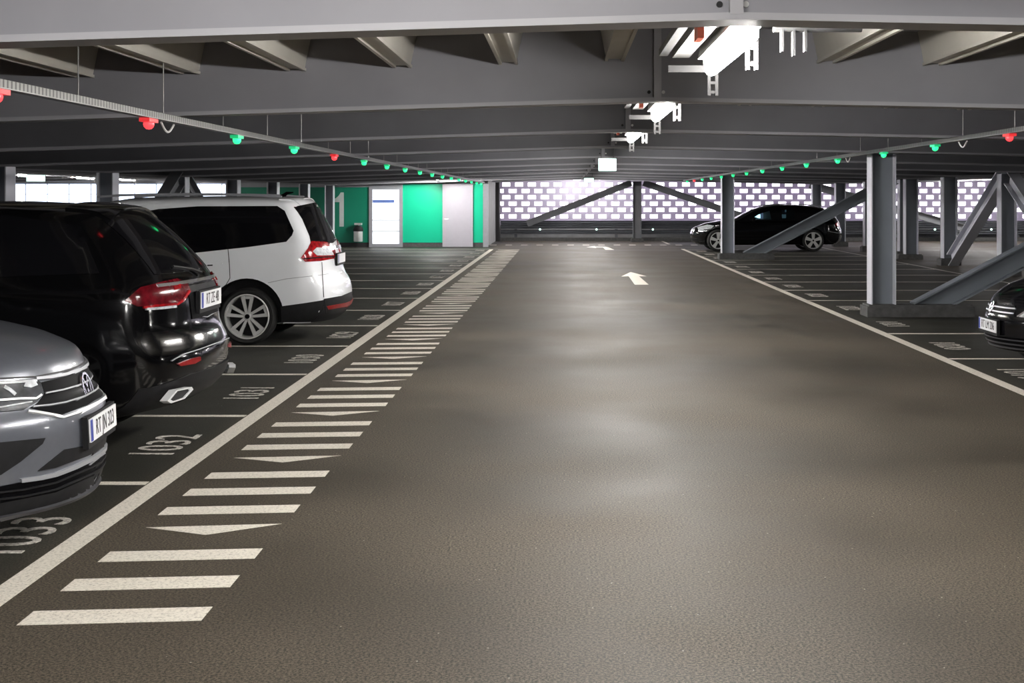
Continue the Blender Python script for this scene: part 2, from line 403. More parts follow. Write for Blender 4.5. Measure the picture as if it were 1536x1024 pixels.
# near and far column of the right edge of the aisle, with their diagonals rising to the right
for i, (y, dist, sc) in enumerate(((19.62, 'near', 1), (38.0, 'far', 1))):
    c = column(4.50, y, 0.36, 0.30, f'{dist} steel column with long foot right of the aisle', zt=zb(4.6))
    plinth(4.42, 5.98, y - 0.24, y + 0.24, 0.15, c)
    xe = 4.5 + 5.36
    brace((5.20, y, 0.06), (9.45, y, 2.28), 0.31, 0.26, f'diagonal brace rising right from the {dist} column foot', (0, 0, 1))
    plinth(9.5, 10.2, y - 0.2, y + 0.2, 0.12, column(9.72, y, 0.36, 0.3, f'steel column where the brace of the {dist} column ends'))
# second row of columns on the right
YR = [30.0, 34.5, 39.0, 43.5, 48.1, 52.6]
for i, y in enumerate(YR):
    c = column(9.8, y, 0.36, 0.30, f'{ordinal(i)} column of the row behind the right bays')
    plinth(9.72, 10.24, y - 0.2, y + 0.2, 0.16, c)
brace((9.98, 34.2, 0.15), (9.98, 30.25, 2.2), 0.34, 0.26, 'pale brace leaning from the second to the first column behind the right bays', (0, 0.5, 1))
brace((9.98, 25.8, 0.15), (9.98, 29.75, 2.2), 0.34, 0.26, 'pale brace leaning toward the viewer from the first column behind the right bays', (0, 0.5, 1))
# braces against the facade, both legs of one A
cB = column(2.78, 53.3, 0.34, 0.30, 'column standing in front of the middle of the bright facade', m='steel_dark')
plinth(2.7, 3.2, 53.1, 53.5, 0.12, cB)
brace((-1.45, 53.3, 0.72), (2.72, 53.3, 2.36), 0.26, 0.24, 'brace sloping down to the left across the bright facade', (0, 0, 1), 'steel_dark')
brace((3.2, 53.3, 2.36), (8.4, 53.3, 0.6), 0.26, 0.24, 'brace sloping down to the right behind the black estate car', (0, 0, 1), 'steel_dark')
brace((9.9, 53.6, 2.28), (16.6, 53.6, 0.4), 0.30, 0.24, 'dark brace across the facade at far right', (0, 0, 1), 'steel_dark')
# left column row
for i in range(8):
    y = 19.6 + 4.6 * i
    c = column(-8.42, y, 0.30, 0.34, f'{ordinal(i)} column of the row behind the left bays')
    if i == 2:
        brace((-8.27, y - 0.2, 2.15), (-8.27, y - 4.2, 0.2), 0.34, 0.26, 'brace leaning toward the viewer behind the left bays', (0, 0.5, 1), 'steel_dark')
        brace((-8.27, y + 0.2, 2.15), (-8.27, y + 4.2, 0.2), 0.34, 0.26, 'brace leaning away from the viewer behind the left bays', (0, 0.5, 1), 'steel_dark')

# ---- stair core with green walls
cy = 47.5
tag(MB().box(-12.0, -2.75, cy + 0.12, YF - 0.02, 0, 2.9).build('wall_core', M['conc']), 'stair core block', 'wall', kind='structure')
def wall_panel(n, x0, x1, z0, z1, m, label, y0=cy, y1=cy + 0.12):
    return tag(MB().box(x0, x1, y0, y1, z0, z1).build(n, M[m]), label, 'wall', kind='structure')
wall_panel('wall_green', -5.72, -4.30, 0.16, 2.25, 'green', 'bright green wall between the glass door and the grey door')
wall_panel('wall_green_right', -3.22, -2.86, 0.16, 2.25, 'green', 'narrow bright green strip right of the grey door')
wall_panel('wall_green_left', -12.0, -6.92, 0.16, 2.13, 'green_shaded', 'shade-toned green wall with the large numeral, left of the glass door')
wall_panel('trim_1', -12.0, -6.92, 2.13, 2.30, 'grey_trim', 'grey fascia over the shade-toned green wall', cy - 0.03)
wall_panel('trim_2', -2.86, -2.68, 0.0, 2.25, 'grey_trim', 'pale corner post of the stair core', cy - 0.02)
wall_panel('baseboard_front', -12.0, -6.92, 0, 0.16, 'dark', 'dark base under the shade-toned green wall', cy + 0.01)
wall_panel('baseboard_middle', -5.72, -4.30, 0, 0.16, 'plinth', 'dark base under the bright green wall', cy + 0.01)
wall_panel('baseboard_right', -3.22, -2.86, 0, 0.16, 'plinth', 'dark base under the narrow green strip', cy + 0.01)
wall_panel('trim_3', -12.0, -2.68, 2.25, 2.9, 'steel_dark', 'dark band above the stair core', cy + 0.02)
d = tag(MB().box(-4.30, -3.22, cy - 0.06, cy + 0.12, 0.01, 2.24).build('door_1', M['grey_door']), 'plain light grey door between two green walls', 'door', kind='structure')
h = MB(); h.tube([(-4.21, cy - 0.06, 1.0), (-4.21, cy - 0.12, 1.0), (-4.10, cy - 0.12, 1.0)], 0.012, 8); h.build('door_handle', M['silver'], d, 40)
g = MB()
g.box(-6.92, -6.80, cy - 0.04, cy + 0.12, 0, 2.25); g.box(-5.84, -5.72, cy - 0.04, cy + 0.12, 0, 2.25)
g.box(-6.80, -5.84, cy - 0.04, cy + 0.12, 2.05, 2.25); g.box(-6.80, -5.84, cy - 0.04, cy + 0.12, 0, 0.12)
gd = tag(g.build('door_2', M['grey_trim']), 'brightly lit glass door in a grey frame', 'door', kind='structure')
MB().box(-6.80, -5.84, cy + 0.02, cy + 0.05, 0.12, 2.05).build('glass_pane', M['lit_glass'], gd)
MB().box(-6.79, -6.02, cy - 0.0, cy + 0.018, 1.58, 1.68).build('sign_band', M['blue_film'], gd)
for z in (0.95, 0.55): MB().box(-6.80, -5.84, cy - 0.0, cy + 0.018, z, z + 0.025).build('glazing_bar', M['silver'], gd)
# numeral on the wall
num = [(-7.93, 1.945), (-7.82, 1.945), (-7.82, 0.73), (-7.975, 0.73), (-7.975, 1.60), (-8.25, 1.60), (-8.25, 1.70), (-8.10, 1.74), (-8.0, 1.83)]
tag(MB().prism(num, lambda a, z, dd: (a, dd, z), cy - 0.012, cy - 0.001).build('wall_mounted_numeral', M['numeral']), 'large pale grey numeral 1 on the shade-toned green wall', 'number sign', kind='thing')
t = thing('wall_mounted_bin', 'silver bin with dark top beside the glass door', 'bin', (-7.28, cy - 0.19, 0))
m = MB(); m.lathe([(0, 0.2), (0.15, 0.2), (0.16, 0.22), (0.16, 0.56), (0, 0.56)], lambda r, c, s, hh: (r * c, r * s, hh), 24); m.build('body', M['silver'], t, 40)
m = MB(); m.lathe([(0, 0.565), (0.18, 0.565), (0.185, 0.62), (0.15, 0.72), (0.10, 0.76), (0, 0.77)], lambda r, c, s, hh: (r * c, r * s, hh), 24); m.build('lid', M['clad'], t, 40)
m = MB(); m.box(-0.13, 0.13, -0.05, 0.1, 0.79, 0.86); m.box(-0.02, 0.02, 0.1, 0.19, 0.3, 0.84); m.build('ash_tray', M['silver'], t)

tag(MB().box(-2.74, -2.60, 54.0, YF + 0.1, 0, 2.9).build('wall_jamb', M['dark']), 'dark jamb between the stair core and the bright facade', 'wall', kind='structure')
# ---- guard rails in front of the facade
t = thing('guard_rail', 'dark steel guard rail with three rails below the bright facade', 'guard rail', (0, 54.4, 0))
for z in (0.36, 0.58, 0.74)[:3]:
    m = MB()
    m.prism([(-0.04, z - 0.085), (0.0, z - 0.06), (-0.0, z - 0.02), (-0.045, z), (0.0, z + 0.02), (0.0, z + 0.06), (-0.04, z + 0.085), (0.02, z + 0.085), (0.02, z - 0.085)],
            lambda a, zz, dd: (dd, a, zz), -2.55, 32.0)
    m.build('rail', M['rail'], t)
for i in range(9):
    MB().box(-2.0 + 4.1 * i, -1.88 + 4.1 * i, 0.03, 0.13, 0, 0.82).build('post', M['rail'], t)
for i in range(15):
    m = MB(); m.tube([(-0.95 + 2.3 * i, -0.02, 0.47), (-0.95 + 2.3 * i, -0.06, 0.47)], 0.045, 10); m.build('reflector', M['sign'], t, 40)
tag(MB().box(-2.55, 32, 54.25, 54.55, 0, 0.14).build('kerb', M['plinth']), 'dark kerb under the guard rail', 'kerb', kind='structure')

# ================================================================== FLOOR PAINT
ZP = 0.0018
def paint(name, polys, label, cat, group, m='paint'):
    b = MB()
    for p in polys: b.prism(p, lambda a, y, dd: (a, y, dd), 0.0005, ZP)
    return tag(b.build(name, M[m]), label, cat, group, 'thing')
def rect(x0, x1, y0, y1): return [(x0, y0), (x1, y0), (x1, y1), (x0, y1)]
paint('painted_line', [rect(-2.505, -2.375, 3.0, 45.3)], 'long white line along the left bays', 'floor line', 'long floor lines')
paint('painted_line', [rect(4.02, 4.14, 3.0, 45.6)], 'long white line along the right bays', 'floor line', 'long floor lines')
paint('painted_line', [rect(3.95, 4.05, 50.4, 54.0)], 'short white line past the dashed line by the facade', 'floor line', 'long floor lines')
paint('painted_line', [rect(9.06, 9.14, 22.0, 47.0)], 'long line along the back of the right bays', 'floor line', 'long floor lines', 'worn')
paint('painted_line', [rect(-7.64, -7.56, 5.5, 45.3)], 'long line along the back of the left bays', 'floor line', 'long floor lines', 'worn')
LY = [5.56 + 2.5 * i for i in range(17)]
for i, y in enumerate(LY):
    paint('bay_divider', [rect(-7.5, -2.515, y - 0.045, y + 0.045)], f'thin white line between left bays, {ordinal(i)} from the viewer', 'floor line', 'bay lines on the left')
RY = [11.75, 14.33, 17.0, 22.55, 25.07, 27.55, 30.03, 32.5, 35.0, 37.3, 39.8, 42.3, 44.8]
for i, y in enumerate(RY):
    paint('bay_divider', [rect(4.15, 9.05, y - 0.045, y + 0.045)], f'thin white line between right bays, {ordinal(i)} from the viewer', 'floor line', 'bay lines on the right')
Y0, PIT = 5.435, 0.4688
for k in range(85):
    y = Y0 + PIT * k
    if k % 4 == 3:
        p = [(-1.83, y - 0.02), (-1.49, y + 0.215), (-2.185, y + 0.135)]; sh = 'triangular'
    else:
        p = [(-2.205, y - 0.06), (-1.476, y), (-1.478, y + 0.185), (-2.208, y + 0.125)]; sh = 'rectangular'
    paint('hatch_bar', [p], f'white {sh} bar, {ordinal(k)} from the viewer in the row beside the left line', 'floor bar', 'white bars beside the left line')
for k in range(27):
    x = -9.05 + 0.575 * k
    paint('dashed_line_segment', [rect(x, x + 0.24, 49.4, 49.85)], f'short white dash across the aisle end, {ordinal(k)} from the left', 'floor dash', 'dashes across the far end of the aisle')
paint('floor_arrow', [[(1.43, 26.7), (1.71, 26.7), (1.68, 29.6), (1.85, 29.6), (1.58, 31.3), (1.28, 29.5), (1.45, 29.6)]], 'white straight-ahead arrow on the aisle floor', 'floor arrow', None)
paint('floor_arrow', [[(1.42, 44.9), (1.72, 44.9), (1.60, 47.2), (1.50, 47.9), (1.15, 47.9), (1.15, 48.6), (0.82, 47.4), (1.15, 46.5), (1.15, 47.1), (1.40, 47.1)]], 'white left-turn arrow near the far end of the aisle', 'floor arrow', None)

def text_mesh(s, size, ext, name, m, squeeze=1.0, align='CENTER'):
    cu = bpy.data.curves.new(name, 'FONT'); cu.body = s; cu.size = size; cu.extrude = ext; cu.align_x = align; cu.align_y = 'CENTER'
    cu.resolution_u = 4
    o = bpy.data.objects.new(name, cu); C.objects.link(o)
    bpy.context.view_layer.update()
    me = bpy.data.meshes.new_from_object(o.evaluated_get(bpy.context.evaluated_depsgraph_get()))
    bpy.data.objects.remove(o); bpy.data.curves.remove(cu)
    for v in me.vertices: v.co.x *= squeeze
    me.materials.clear(); me.materials.append(m)
    return me
def floor_number(s, x, y, side):
    me = text_mesh(s, 0.44, 0.0016, 'painted_bay_number', M['worn'], 0.95)
    for v in me.vertices:
        a, c, z = v.co
        v.co = (-c * side, a * side, z + 0.002) if side > 0 else (c, -a, z + 0.002)
    o = link('painted_bay_number', me); o.location = (x, y, 0.001)
    tag(o, f'bay number {s} painted on the floor', 'bay number', 'painted bay numbers', 'thing')
for i in range(16):
    floor_number(str(1033 - i), -2.76, 6.80 + 2.5 * i, 1)
rn = [13.1, 15.6, 18.3, 21.0] + [23.8 + 2.48 * i for i in range(9)]
for i, y in enumerate(rn): floor_number(str(1019 + i), 4.50, y, -1)

# ================================================================== CEILING FITTINGS
def make_light():
    t = thing('ceiling_light', 'x', 'ceiling light')
    # local frame: tube runs along +Y from 0, hung at z=0 (beam underside)
    m = MB(); prof = [(-0.045, 0.02), (-0.043, -0.04), (-0.026, -0.066), (0, -0.076), (0.026, -0.066), (0.043, -0.04), (0.045, 0.02)]
    m.prism(prof, lambda a, z, dd: (a, dd, z - 0.01), 0.05, 1.60); m.build('tube', M['tube'], t, 50)
    m = MB(); m.prism([(-0.075, 0.012), (-0.065, 0.075), (0.065, 0.075), (0.075, 0.012)], lambda a, z, dd: (a, dd, z), 0.02, 1.63); m.build('housing', M['white_plastic'], t)
    m = MB(); m.box(-0.20, -0.10, -0.02, 1.9, 0.05, 0.11); m.build('trunking', M['galv'], t)
    m = MB(); m.box(-0.28, -0.23, -0.02, 1.9, 0.06, 0.10); m.build('cable_channel', M['galv_dark'], t)
    for y in (0.10, 1.72):
        m = MB(); m.box(-0.24, 0.30 if y < 1 else 0.05, y - 0.02, y + 0.02, 0.115 if y < 1 else -0.055, 0.155 if y < 1 else -0.015)
        m.build('cross_strut', M['strut'], t)
    for x, y, z0, z1 in ((0.02, 1.72, -0.19, -0.055), (0.14, 0.95, -0.115, 0.10)):
        for dx in (-0.022, 0.022):
            m = MB(); m.box(x + dx - 0.009, x + dx + 0.009, y - 0.02, y + 0.02, z0, z1); m.build('strut_end', M['strut' if y > 1.5 else 'galv_dark'], t)
        for zz in (0.15, 0.55, 0.9):
            m = MB(); m.box(x - 0.013, x + 0.013, y - 0.014, y + 0.014, z0 + (z1 - z0) * (zz - 0.06), z0 + (z1 - z0) * (zz + 0.06))
            m.build('strut_web', M['strut' if y > 1.5 else 'galv_dark'], t)
    m = MB(); m.box(-0.235, -0.205, 0.05, 0.22, -0.055, 0.035); m.build('cable_plug', M['orange'], t)
    return t
proto = make_light()
for i in range(-2, 11):
    o = proto if i == -2 else copy_tree(proto)
    y = BEAM0 + BSP * i + 0.55 + (0 if i < 3 else 0.7)
    o.location = (RIDGE + 0.135, y, zb(RIDGE) + (0.05 if i < 3 else 0.29))
    tag(o, f'lit tube lamp hung along the aisle ridge, {ordinal(i)} from the viewer' if i >= 0 else f'lit tube lamp on the aisle ridge behind the viewer{"" if i == -1 else ", farther back"}', 'ceiling light', 'tube lamps along the aisle ridge')
# lamps over the neighbouring aisles, then unseen ones added for brightness
def far_light(x, y, label, rz=0, up=0.05):
    o = copy_tree(proto); o.location = (x, y, zb(x) + up); o.rotation_euler.z = rz
    tag(o, label, 'ceiling light', 'tube lamps over the side aisles')
for i, y in enumerate((11.0, 22.0, 32.0, 37.0, 41.6, 46.6, 51.2)):
    far_light(-17.0, y, f'tube lamp over the aisle beyond the left columns, {ordinal(i)} from the viewer')
for i, y in enumerate((12.0, 24.0, 34.0, 44.0, 50.0)):
    far_light(19.0, y, f'tube lamp over the aisle beyond the right columns, {ordinal(i)} from the viewer')
for y, w_ in ((46.0, 'nearer'), (51.0, 'farther')): far_light(15.0, y, f'{w_} added tube lamp brightening the strip of floor behind the right columns', 0, 0.2)  # unseen lamps added to lift the dark floor strip
far_light(-4.4, 45.0, 'added hidden tube lamp brightening the green walls', 0, 0.15)  # added out of sight to brighten the green walls
far_light(-1.3, 1.25, 'added unseen crosswise tube lamp for the near beam', -PI / 2, 0.24)  # added out of view to light the near beam's web
# conduit beside the first lamp
t = thing('ceiling_conduit', 'short grey conduit with clamps under the first beam', 'conduit', (0, 0, 0), 0)
z = zb(1.0) + 0.02
m = MB(); m.tube([(1.0, 6.35, z + 0.06), (1.42, 6.35, z + 0.06)], 0.022, 12); m.build('pipe', M['galv_dark'], t, 40)
for k, x in enumerate((1.035, 1.09, 1.145)):
    m = MB(); m.box(x, x + 0.012, 6.33, 6.37, z - 0.055 - 0.02 * (k == 1), z + 0.10); m.build('clamp', M['galv_dark'], t)

# lit signs hanging over the aisles
def lit_sign(x, y, z, w, h, label):
    t = thing('hanging_sign', label, 'sign', (x, y, z), 0, 'lit hanging signs')
    m = MB(); m.box(-w / 2, w / 2, -0.03, 0.03, -h / 2, h / 2); m.build('sign_face', M['sign'], t)
    m = MB(); m.box(-w / 2 - 0.012, w / 2 + 0.012, -0.02, 0.05, h / 2, h / 2 + 0.02); m.build('sign_top', M['galv_dark'], t)
    top = zb(x) + 0.6 - z
    for s in (-1, 1):
        m = MB(); m.tube([(s * w * 0.35, 0.01, h / 2 + 0.02), (s * w * 0.35, 0.01, top)], 0.006, 6); m.build('hanger', M['galv_dark'], t)
lit_sign(0.752, 22.75, 2.30, 0.30, 0.205, 'large lit sign under the aisle ridge')
lit_sign(0.745, 38.9, 2.265, 0.28, 0.12, 'small lit sign under the aisle ridge near the facade')
lit_sign(-16.3, 41.2, 2.42, 0.56, 0.33, 'lit square sign over the aisle beyond the left columns')

# cable trays with bay lamps
def tray(x, z, label, loops):
    t = thing('hanging_cable_tray', label, 'cable tray', (x, 0, z), 0, 'cable trays with bay lamps')
    m = MB(); m.box(-0.032, -0.028, 2.0, 47.5, 0, 0.04); m.box(0.028, 0.032, 2.0, 47.5, 0, 0.04)
    m.build('perforated_side', M['perf'], t)
    m = MB(); m.box(-0.032, 0.032, 2.0, 47.5, -0.006, 0.0); m.build('tray_bottom', M['galv'], t)
    m = MB(); m.tube([(0.0, 2.0 + 0.5 * i, 0.02 + 0.004 * math.sin(i * 1.7)) for i in range(92)], 0.012, 8); m.build('cable', M['galv_dark'], t, 40)
    for i in range(26):
        y = 6.1 + 1.65 * i
        m = MB(); m.tube([(0, y, 0.03), (0, y, zb(x) + 0.6 - z)], 0.004, 6); m.build('hanger_rod', M['galv'], t)
    for y in loops:
        m = MB(); m.tube([(0.0, y + 0.30 * a, -0.02 - 0.06 * math.sin(PI * a) ) for a in [k / 8 for k in range(9)]], 0.008, 8); m.build('cable_loop', M['white_plastic'], t, 40)
    return t
TLX, TLZ = -2.82, 2.275
TRX, TRZ = 4.3, 2.355
tray(TLX, TLZ, 'slim perforated cable tray hung over the left bays', (9.35,))
tray(TRX, TRZ, 'slim perforated cable tray hung over the right bays', (14.2, 20.0))
def bay_lamp(col):
    t = thing('hanging_bay_lamp', 'x', 'bay lamp', (0, 0, 0))
    m = MB(); m.box(-0.035, 0.035, -0.10, 0.10, -0.035, -0.009); m.build('lamp_housing', M['led_%s_body' % col], t)
    m = MB(); m.lathe([(0.0, -0.036), (0.034, -0.036), (0.037, -0.048), (0.032, -0.066), (0.018, -0.080), (0, -0.084)], lambda r, c, s, h: (r * c, r * s, h), 16); m.build('lens', M['led_%s' % col], t, 40)
    return t
PL = {c: bay_lamp(c) for c in ('green', 'red')}; used = set()
def place_lamp(x, y, z, col, label, grp):
    o = PL[col] if col not in used else copy_tree(PL[col]); used.add(col)
    o.location = (x, y, z); tag(o, label, 'bay lamp', grp)
for i in range(17):
    col = 'red' if i in (0, 1, 4) else 'green'
    place_lamp(TLX, 6.62 + 2.45 * i, TLZ, col, f'{col} bay lamp over the left bays, {ordinal(i)} from the viewer', 'bay lamps over the left bays')
ry = [12.85, 15.42, 17.9, 20.9, 23.6, 26.2, 28.8, 31.3, 33.8, 36.3, 38.8, 41.3, 43.8, 46.3]
for i, y in enumerate(ry):
    col = 'red' if i in (0, 12) else 'green'
    place_lamp(TRX, y, TRZ, col, f'{col} bay lamp over the right bays, {ordinal(i)} from the viewer', 'bay lamps over the right bays')

# ================================================================== CARS
def resample(pts, n):
    pts = [Vector(p) for p in pts]; L = [0]
    for a, c in zip(pts, pts[1:]): L.append(L[-1] + (c - a).length)
    out = []
    for i in range(n + 1):
        s = L[-1] * i / n; j = 0
        while j < len(L) - 2 and L[j + 1] < s: j += 1
        f = (s - L[j]) / max(1e-9, L[j + 1] - L[j]); out.append(pts[j].lerp(pts[j + 1], min(1, max(0, f))))
    return out

class Car:
    """Closed body skin: a box whose four side outlines (rear, front, bottom, top) follow the car's profile and whose width follows W(x,z)."""
    def __init__(s, name, label, loc, rz, rear, front, top, W, paint, crown=0.05, bow_r=0.18, bow_f=0.3, nx=72, nz=26, ny=18, smooth=3, z_under=None, pr=2.6, pf=2.2, group=None):
        s.root = thing(name, label, 'car', loc, rz, group); s.loc = Vector(loc); s.rz = rz
        R, F, T = resample(rear, nz), resample(front, nz), resample(top, nx)
        B = [R[0].lerp(F[0], i / nx) for i in range(nx + 1)]
        def P(i, v, k):
            u, w = i / nx, k / nz
            p = B[i] * (1 - w) + T[i] * w + R[k] * (1 - u) + F[k] * u - (B[0] * (1 - u) * (1 - w) + B[nx] * u * (1 - w) + T[0] * (1 - u) * w + T[nx] * u * w)
            x, z = p.x, p.y
            y = v * W(x, z)
            x += bow_r * abs(v) ** pr * (1 - u) ** 5 - bow_f * abs(v) ** pf * u ** 5
            z -= crown * abs(v) ** 3 * w ** 6
            return (x, y, z)
        b = MB()
        def grid(fn, na, nb):
            vs = [fn(a, c) for a in range(na + 1) for c in range(nb + 1)]
            b.add(vs, [(a * (nb + 1) + c, a * (nb + 1) + c + 1, (a + 1) * (nb + 1) + c + 1, (a + 1) * (nb + 1) + c) for a in range(na) for c in range(nb)])
        V = lambda j: -1 + 2 * j / ny
        grid(lambda i, k: P(i, 1, k), nx, nz); grid(lambda i, k: P(i, -1, k), nx, nz)
        grid(lambda i, j: P(i, V(j), nz), nx, ny); grid(lambda i, j: P(i, V(j), 0), nx, ny)
        grid(lambda j, k: P(0, V(j), k), ny, nz); grid(lambda j, k: P(nx, V(j), k), ny, nz)
        me = bpy.data.meshes.new('body'); me.from_pydata(b.v, [], b.f)
        bm = bmesh.new(); bm.from_mesh(me)
        bmesh.ops.remove_doubles(bm, verts=bm.verts, dist=0.0008)
        bmesh.ops.recalc_face_normals(bm, faces=bm.faces)
        for _ in range(smooth): bmesh.ops.smooth_vert(bm, verts=bm.verts, factor=0.5, use_axis_x=True, use_axis_y=True, use_axis_z=True)
        bm.to_mesh(me); s.bvh = BVHTree.FromBMesh(bm); bm.free()
        me.materials.append(M[paint]); me.materials.append(M['clad'])
        s.body = link('body', me, s.root, 50)
        s.cut = []
    # --- boolean cut-outs (wheel arches, window apertures)
    def cutter(s, mb):
        o = mb.build('cutter', [M['clad'], M['clad']]); 
        for p in o.data.polygons: p.material_index = 1
        s.cut.append(o)
    def arch(s, x, z, r, yin, yout):
        for sg in (-1, 1):
            m = MB(); m.tube([(x, sg * yin, z), (x, sg * yout, z)], r, 40); s.cutter(m)
    def carve(s):
        for c in s.cut:
            md = s.body.modifiers.new('cut', 'BOOLEAN'); md.object = c; md.operation = 'DIFFERENCE'; md.solver = 'EXACT'; md.material_mode = 'INDEX'
        bpy.context.view_layer.update()
        # parents carry transforms: evaluate with the root at the origin
        l, r = s.root.location.copy(), s.root.rotation_euler.z
        s.root.location = (0, 0, 0); s.root.rotation_euler.z = 0
        bpy.context.view_layer.update()
        me = bpy.data.meshes.new_from_object(s.body.evaluated_get(bpy.context.evaluated_depsgraph_get()))
        s.body.modifiers.clear(); s.body.data = me
        s.root.location = l; s.root.rotation_euler.z = r
        for c in s.cut: bpy.data.objects.remove(c)
        me.polygons.foreach_set('use_smooth', [True] * len(me.polygons)); me.set_sharp_from_angle(angle=math.radians(42))
    # --- rays in car space
    def sight(s, px, py):
        """sight line surveyed from the camera station, in car space"""
        o = Vector((0, 0, CAM_H)) - s.loc; d = Vector(((px - VX) / FPX, 1, -(py - VY) / FPX)).normalized()
        Rm = Matrix.Rotation(-s.rz, 3, 'Z'); return Rm @ o, Rm @ d
    def side(s, x, z): return Vector((x, 3, z)), Vector((0, -1, 0))
    def back(s, y, z): return Vector((-3, y, z)), Vector((1, 0, 0))
    def nose(s, y, z): return Vector((9, y, z)), Vector((-1, 0, 0))
    def above(s, x, y): return Vector((x, y, 4)), Vector((0, 0, -1))
    def patch(s, name, poly, ray, m, off=0.006, step=0.04, parent=None, mirror=False, label=None, skirt=0.012):
        bm = bmesh.new(); vs = [bm.verts.new((a, c, 0)) for a, c in poly]; bm.faces.new(vs)
        lo = [min(p[i] for p in poly) for i in (0, 1)]; hi = [max(p[i] for p in poly) for i in (0, 1)]
        for ax in (0, 1):
            n = max(1, min(40, int((hi[ax] - lo[ax]) / step)))
            for k in range(1, n):
                c = lo[ax] + (hi[ax] - lo[ax]) * k / n
                co = (c, 0, 0) if ax == 0 else (0, c, 0); no = (1, 0, 0) if ax == 0 else (0, 1, 0)
                bmesh.ops.bisect_plane(bm, geom=bm.verts[:] + bm.edges[:] + bm.faces[:], plane_co=co, plane_no=no)
        bad = []; outer = {}
        for v in bm.verts:
            o, d = ray(v.co.x, v.co.y)
            loc, nor, _, _ = s.bvh.ray_cast(o, d)
            if loc is None: bad.append(v); continue
            if nor.dot(d) > 0: nor = -nor
            outer[v] = (loc + nor * off, loc - nor * skirt)
        bmesh.ops.delete(bm, geom=bad, context='VERTS')
        for v in bm.verts: v.co = outer[v][0]
        low = {v: outer[v][1] for v in bm.verts}
        bmesh.ops.triangulate(bm, faces=bm.faces[:])
        be = [e for e in bm.edges if len(e.link_faces) == 1]
        nv = {}
        for e in be:
            for v in e.verts:
                if v not in nv: nv[v] = bm.verts.new(low[v])
        for e in be:
            a, c = e.verts; bm.faces.new((a, c, nv[c], nv[a]))
        bmesh.ops.recalc_face_normals(bm, faces=bm.faces[:])
        me = bpy.data.meshes.new(name); bm.to_mesh(me); bm.free()
        me.materials.append(M[m] if isinstance(m, str) else m)
        o = link(name, me, parent or s.root, 40)
        if label: o['label'] = label
        if mirror: s.flip(o)
        return o
    def flip(s, o):
        """the same piece on the car's other side"""
        me = o.data.copy()
        for v in me.vertices: v.co.y = -v.co.y
        me.flip_normals()
        tw = getattr(s, 'twin', {}); s.twin = tw
        t = link(o.name.split('.')[0], me, tw.get(o.parent.name, o.parent)); tw[o.name] = t
        if o.get('label'): t['label'] = o['label']
        return t
    def strip(s, name, pts, w, ray, m, off=0.008, step=0.04, parent=None, mirror=False, label=None, closed=False):
        """a narrow band along a polyline (w in the polyline's own units)"""
        P = [Vector(p) for p in pts]; L, Rr = [], []
        n = len(P)
        for i, p in enumerate(P):
            a = P[(i - 1) % n] if closed else P[max(i - 1, 0)]; c = P[(i + 1) % n] if closed else P[min(i + 1, n - 1)]
            d = (c - a).normalized(); q = Vector((-d.y, d.x)) * w / 2
            L.append(p + q); Rr.append(p - q)
        b = MB(); seg = 0
        fs, low = [], []
        sub = []
        rng = range(n if closed else n - 1)
        rows = []
        for i in rng:
            j = (i + 1) % n
            k = max(1, int((P[j] - P[i]).length / step))
            for q in range(k): rows.append((L[i].lerp(L[j], q / k), Rr[i].lerp(Rr[j], q / k)))
        if not closed: rows.append((L[-1], Rr[-1]))
        vs = []; ok = True
        good = []
        for l, r in rows:
            h = []
            for pt in (l, r):
                o, d = ray(pt.x, pt.y); loc, nor, _, _ = s.bvh.ray_cast(o, d)
                if loc is None: h = None; break
                if nor.dot(d) > 0: nor = -nor
                h.append((loc + nor * off, loc - nor * 0.006))
            good.append(h)
        base = 0; idx = []
        for h in good:
            if h is None: idx.append(None); continue
            vs += [h[0][0], h[1][0], h[0][1], h[1][1]]; idx.append(base); base += 4
        pairs = list(zip(idx, idx[1:])) + ([(idx[-1], idx[0])] if closed else [])
        for a, c in pairs:
            if a is None or c is None: continue
            fs += [(a, a + 1, c + 1, c), (a, c, c + 2, a + 2), (a + 1, a + 3, c + 3, c + 1)]
        if not closed:
            g = [i for i in idx if i is not None]
            if g: fs += [(g[0], g[0] + 2, g[0] + 3, g[0] + 1), (g[-1], g[-1] + 1, g[-1] + 3, g[-1] + 2)]
        b.add(vs, fs)
        o = b.build(name, M[m], parent or s.root, 40)
        if label: o['label'] = label
        if mirror: s.flip(o)
        return o

def ring_pts(cx, cz, r, n=24, ry=None): return [(cx + r * math.cos(2 * PI * k / n), cz + (ry or r) * math.sin(2 * PI * k / n)) for k in range(n)]

